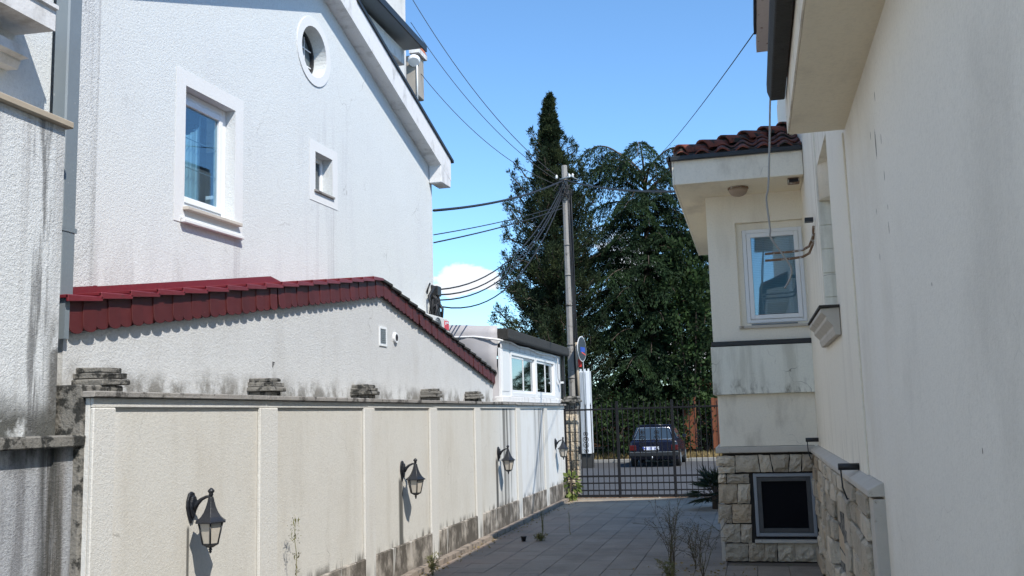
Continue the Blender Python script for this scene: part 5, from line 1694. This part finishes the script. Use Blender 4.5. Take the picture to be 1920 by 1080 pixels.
# palm beside the bay
pm = thing('palm_bush', 'dark spiky fan palm at the foot of the bay beside the gate', 'palm', (-.78, 17.9, 0))
MB().tube([(-.78, 17.9, 0), (-.78, 17.9, .22)], [.07, .06], 9).build('trunk', 'bark', pm)
parts = []
stalks = MB()
for k in range(46):
    a = NP.uniform(0, 2 * math.pi)
    el = NP.uniform(-.45, 1.3)
    d0 = np.array([math.cos(a) * math.cos(el), math.sin(a) * math.cos(el), math.sin(el)])
    sl_ = NP.uniform(.18, .36)
    hub = np.array([-.78, 17.9, .26]) + d0 * sl_
    stalks.tube([(-.78, 17.9, .22), tuple(hub)], .008, 4, False)
    sd = np.cross(d0, [0, 0, 1.0])
    sd /= np.linalg.norm(sd) + 1e-9
    nb2 = 17
    an_ = np.linspace(-1.25, 1.25, nb2)
    D = d0[None] * np.cos(an_)[:, None] + sd[None] * np.sin(an_)[:, None] + NP.normal(0, .05, (nb2, 3))
    D[:, 2] -= .12
    parts.append(leaves(np.tile(hub, (nb2, 1)), D, NP.uniform(.20, .33, nb2), np.full(nb2, .022), .1))
V, F = merge(parts)
np_mesh('frond', V, F, 'palm', pm)
stuff(stalks.build('stalk', 'bark', pm))

# potted climber at the gate pillar
pp = thing('leafy_plant', 'yellow-green leafy plant growing at the foot of the gate pillar', 'plant', (-3.76, 19.75, 0))
MB().tube([(-3.78, 19.75, -.02), (-3.77, 19.73, .2), (-3.74, 19.72, .42)], [.03, .02, .01], 6).build('stem', 'bark', pp)
MB().box(-3.80, -3.76, 19.70, 19.74, 0, .16).build('stake', 'tan', pp)
v = NP.normal(size=(58, 3))
v /= np.linalg.norm(v, axis=1, keepdims=True)
cs = v * np.array([.12, .12, .19]) + np.array([-3.745, 19.72, .30])
d = v + np.array([0, -.2, -.5])
L = NP.uniform(.10, .17, 58)
lv, lf = leaves(cs, d, L, L * .62)
np_mesh('foliage', lv, lf, 'bright', pp)

# weeds
def weed(name, label, base, h, nst, mat, leafn=9, spread=.12, grp=None, seed_head=False, l=.05, stem_r=.004):
    r = thing(name, label, 'weed', base, grp)
    st = MB()
    parts = []
    for k in range(nst):
        a = NP.uniform(0, 6.28)
        hh = h * NP.uniform(.65, 1.0)
        m_ = 8
        s = np.linspace(0, 1, m_)
        lean = spread * hh * NP.uniform(.4, 1.6)
        pts = np.stack([base[0] + math.cos(a) * lean * s ** 1.5 + NP.normal(0, .006, m_), base[1] + math.sin(a) * lean * s ** 1.5 + NP.normal(0, .006, m_), base[2] + hh * s], 1)
        st.tube([tuple(p) for p in pts], [stem_r * (1 - .65 * q) for q in s], 4, False)
        cs_ = np.repeat(pts[2:], leafn, 0) + NP.normal(0, .012, ((m_ - 2) * leafn, 3))
        d_ = NP.normal(0, .8, cs_.shape) + np.array([0, 0, .5])
        L_2 = NP.uniform(.5, 1.1, len(cs_)) * l
        parts.append(leaves(cs_, d_, L_2, L_2 * .25))
        if seed_head:
            cs_ = pts[-1] + NP.normal(0, 1, (60, 3)) * np.array([.025, .025, .07]) - np.array([0, 0, .05])
            parts.append(leaves(cs_, NP.normal(0, 1, cs_.shape), np.full(60, .018), np.full(60, .006)))
        if mat == 'dryweed':
            for q in range(5):
                i0 = int(NP.integers(2, 7))
                b = pts[i0] + NP.normal(0, 1, 3) * np.array([.10, .10, .04]) + np.array([0, 0, .10])
                st.tube([tuple(pts[i0]), tuple((pts[i0] + b) / 2 + np.array([0, 0, .015])), tuple(b)], .0022, 3, False)
                cs_ = b + NP.normal(0, .018, (7, 3))
                parts.append(leaves(cs_, NP.normal(0, 1, cs_.shape), np.full(7, .022), np.full(7, .007)))
    V, F = merge(parts)
    stuff(st.build('stem', mat, r))
    np_mesh('foliage', V, F, mat, r)
    return r
weed('tall_weed', 'tall single-stemmed weed with seed head against the cream wall', (-3.72, 7.45, 0), 1.10, 1, 'weed', 9, .06, None, True, .055, .006)
weed('small_weed', 'short weed at the wall foot just beside the first pilaster', (-3.74, 6.95, 0), .72, 1, 'weed', 7, .03, 'weeds along the drive', True)
weed('small_weed', 'pale weed tuft at the foot of the wall beneath the second lantern', (-3.62, 10.55, 0), .24, 5, 'weed', 8, .25, 'weeds along the drive')
weed('small_weed', 'clump of thin upright weeds growing from a paving joint', (-3.05, 13.75, 0), .50, 6, 'weed', 3, .05, 'weeds along the drive', False, .025)
weed('small_weed', 'lone thin weed in the paving right of the weed clump', (-2.74, 14.2, 0), .42, 2, 'weed', 3, .05, 'weeds along the drive', False, .025)
weed('ground_weed', 'low green tuft at the base of the thin weeds', (-3.02, 13.5, 0), .09, 9, 'weed', 6, .9, None)
for k, (x, y, h, lab) in enumerate(((-.95, 10.75, .85, 'tallest dry branching weed in front of the bay corner'), (-.62, 10.35, .62, 'dry branching weed right of the tallest one, in front of the bay'),
                                    (-.75, 11.2, .55, 'dry branching weed close to the bay corner strip'), (-1.05, 11.5, .62, 'dry branching weed farthest out on the drive'))):
    weed('dry_weed', lab, (x, y, 0), h, 6, 'dryweed', 3, .28, 'dry weeds before the bay', False, .03)
weed('green_weed', 'green weed tuft at the lower edge of the picture before the bay', (-.92, 10.1, 0), .26, 7, 'weed', 8, .35, None)
tp = thing('plant_pot', 'tiny dark pot left standing on the driveway', 'pot', (-3.26, 13.45, 0))
MB().lathe([(.028, 0), (.04, .06), (.044, .06), (.044, .07), (.034, .07)], (-3.26, 13.45, 0.002), 12).build('shell', 'blackmetal', tp)
MB().tube([(-3.26, 13.45, .055), (-3.26, 13.45, .06)], .034, 10).build('soil', 'joint', tp)

# leaf litter along the wall foot and round the weeds
n = 420
cs = np.stack([np.concatenate([NP.normal(-3.68, .07, 260), NP.normal(-.75, .28, 160)]), np.concatenate([NP.uniform(9.5, 19.8, 260), NP.normal(10.9, .5, 160)]), np.full(n, .012)], 1)
cs[:260, 0] = np.clip(cs[:260, 0], -3.76, -3.3)
d = NP.normal(0, 1, (n, 3))
d[:, 2] *= .15
L = NP.uniform(.02, .05, n)
V, F = leaves(cs, d, L, L * .5)
stuff(tag(np_mesh('leaf_litter', V, F, 'drygrass'), 'dry leaf litter along the foot of the cream wall and round the weeds', 'leaf litter'))
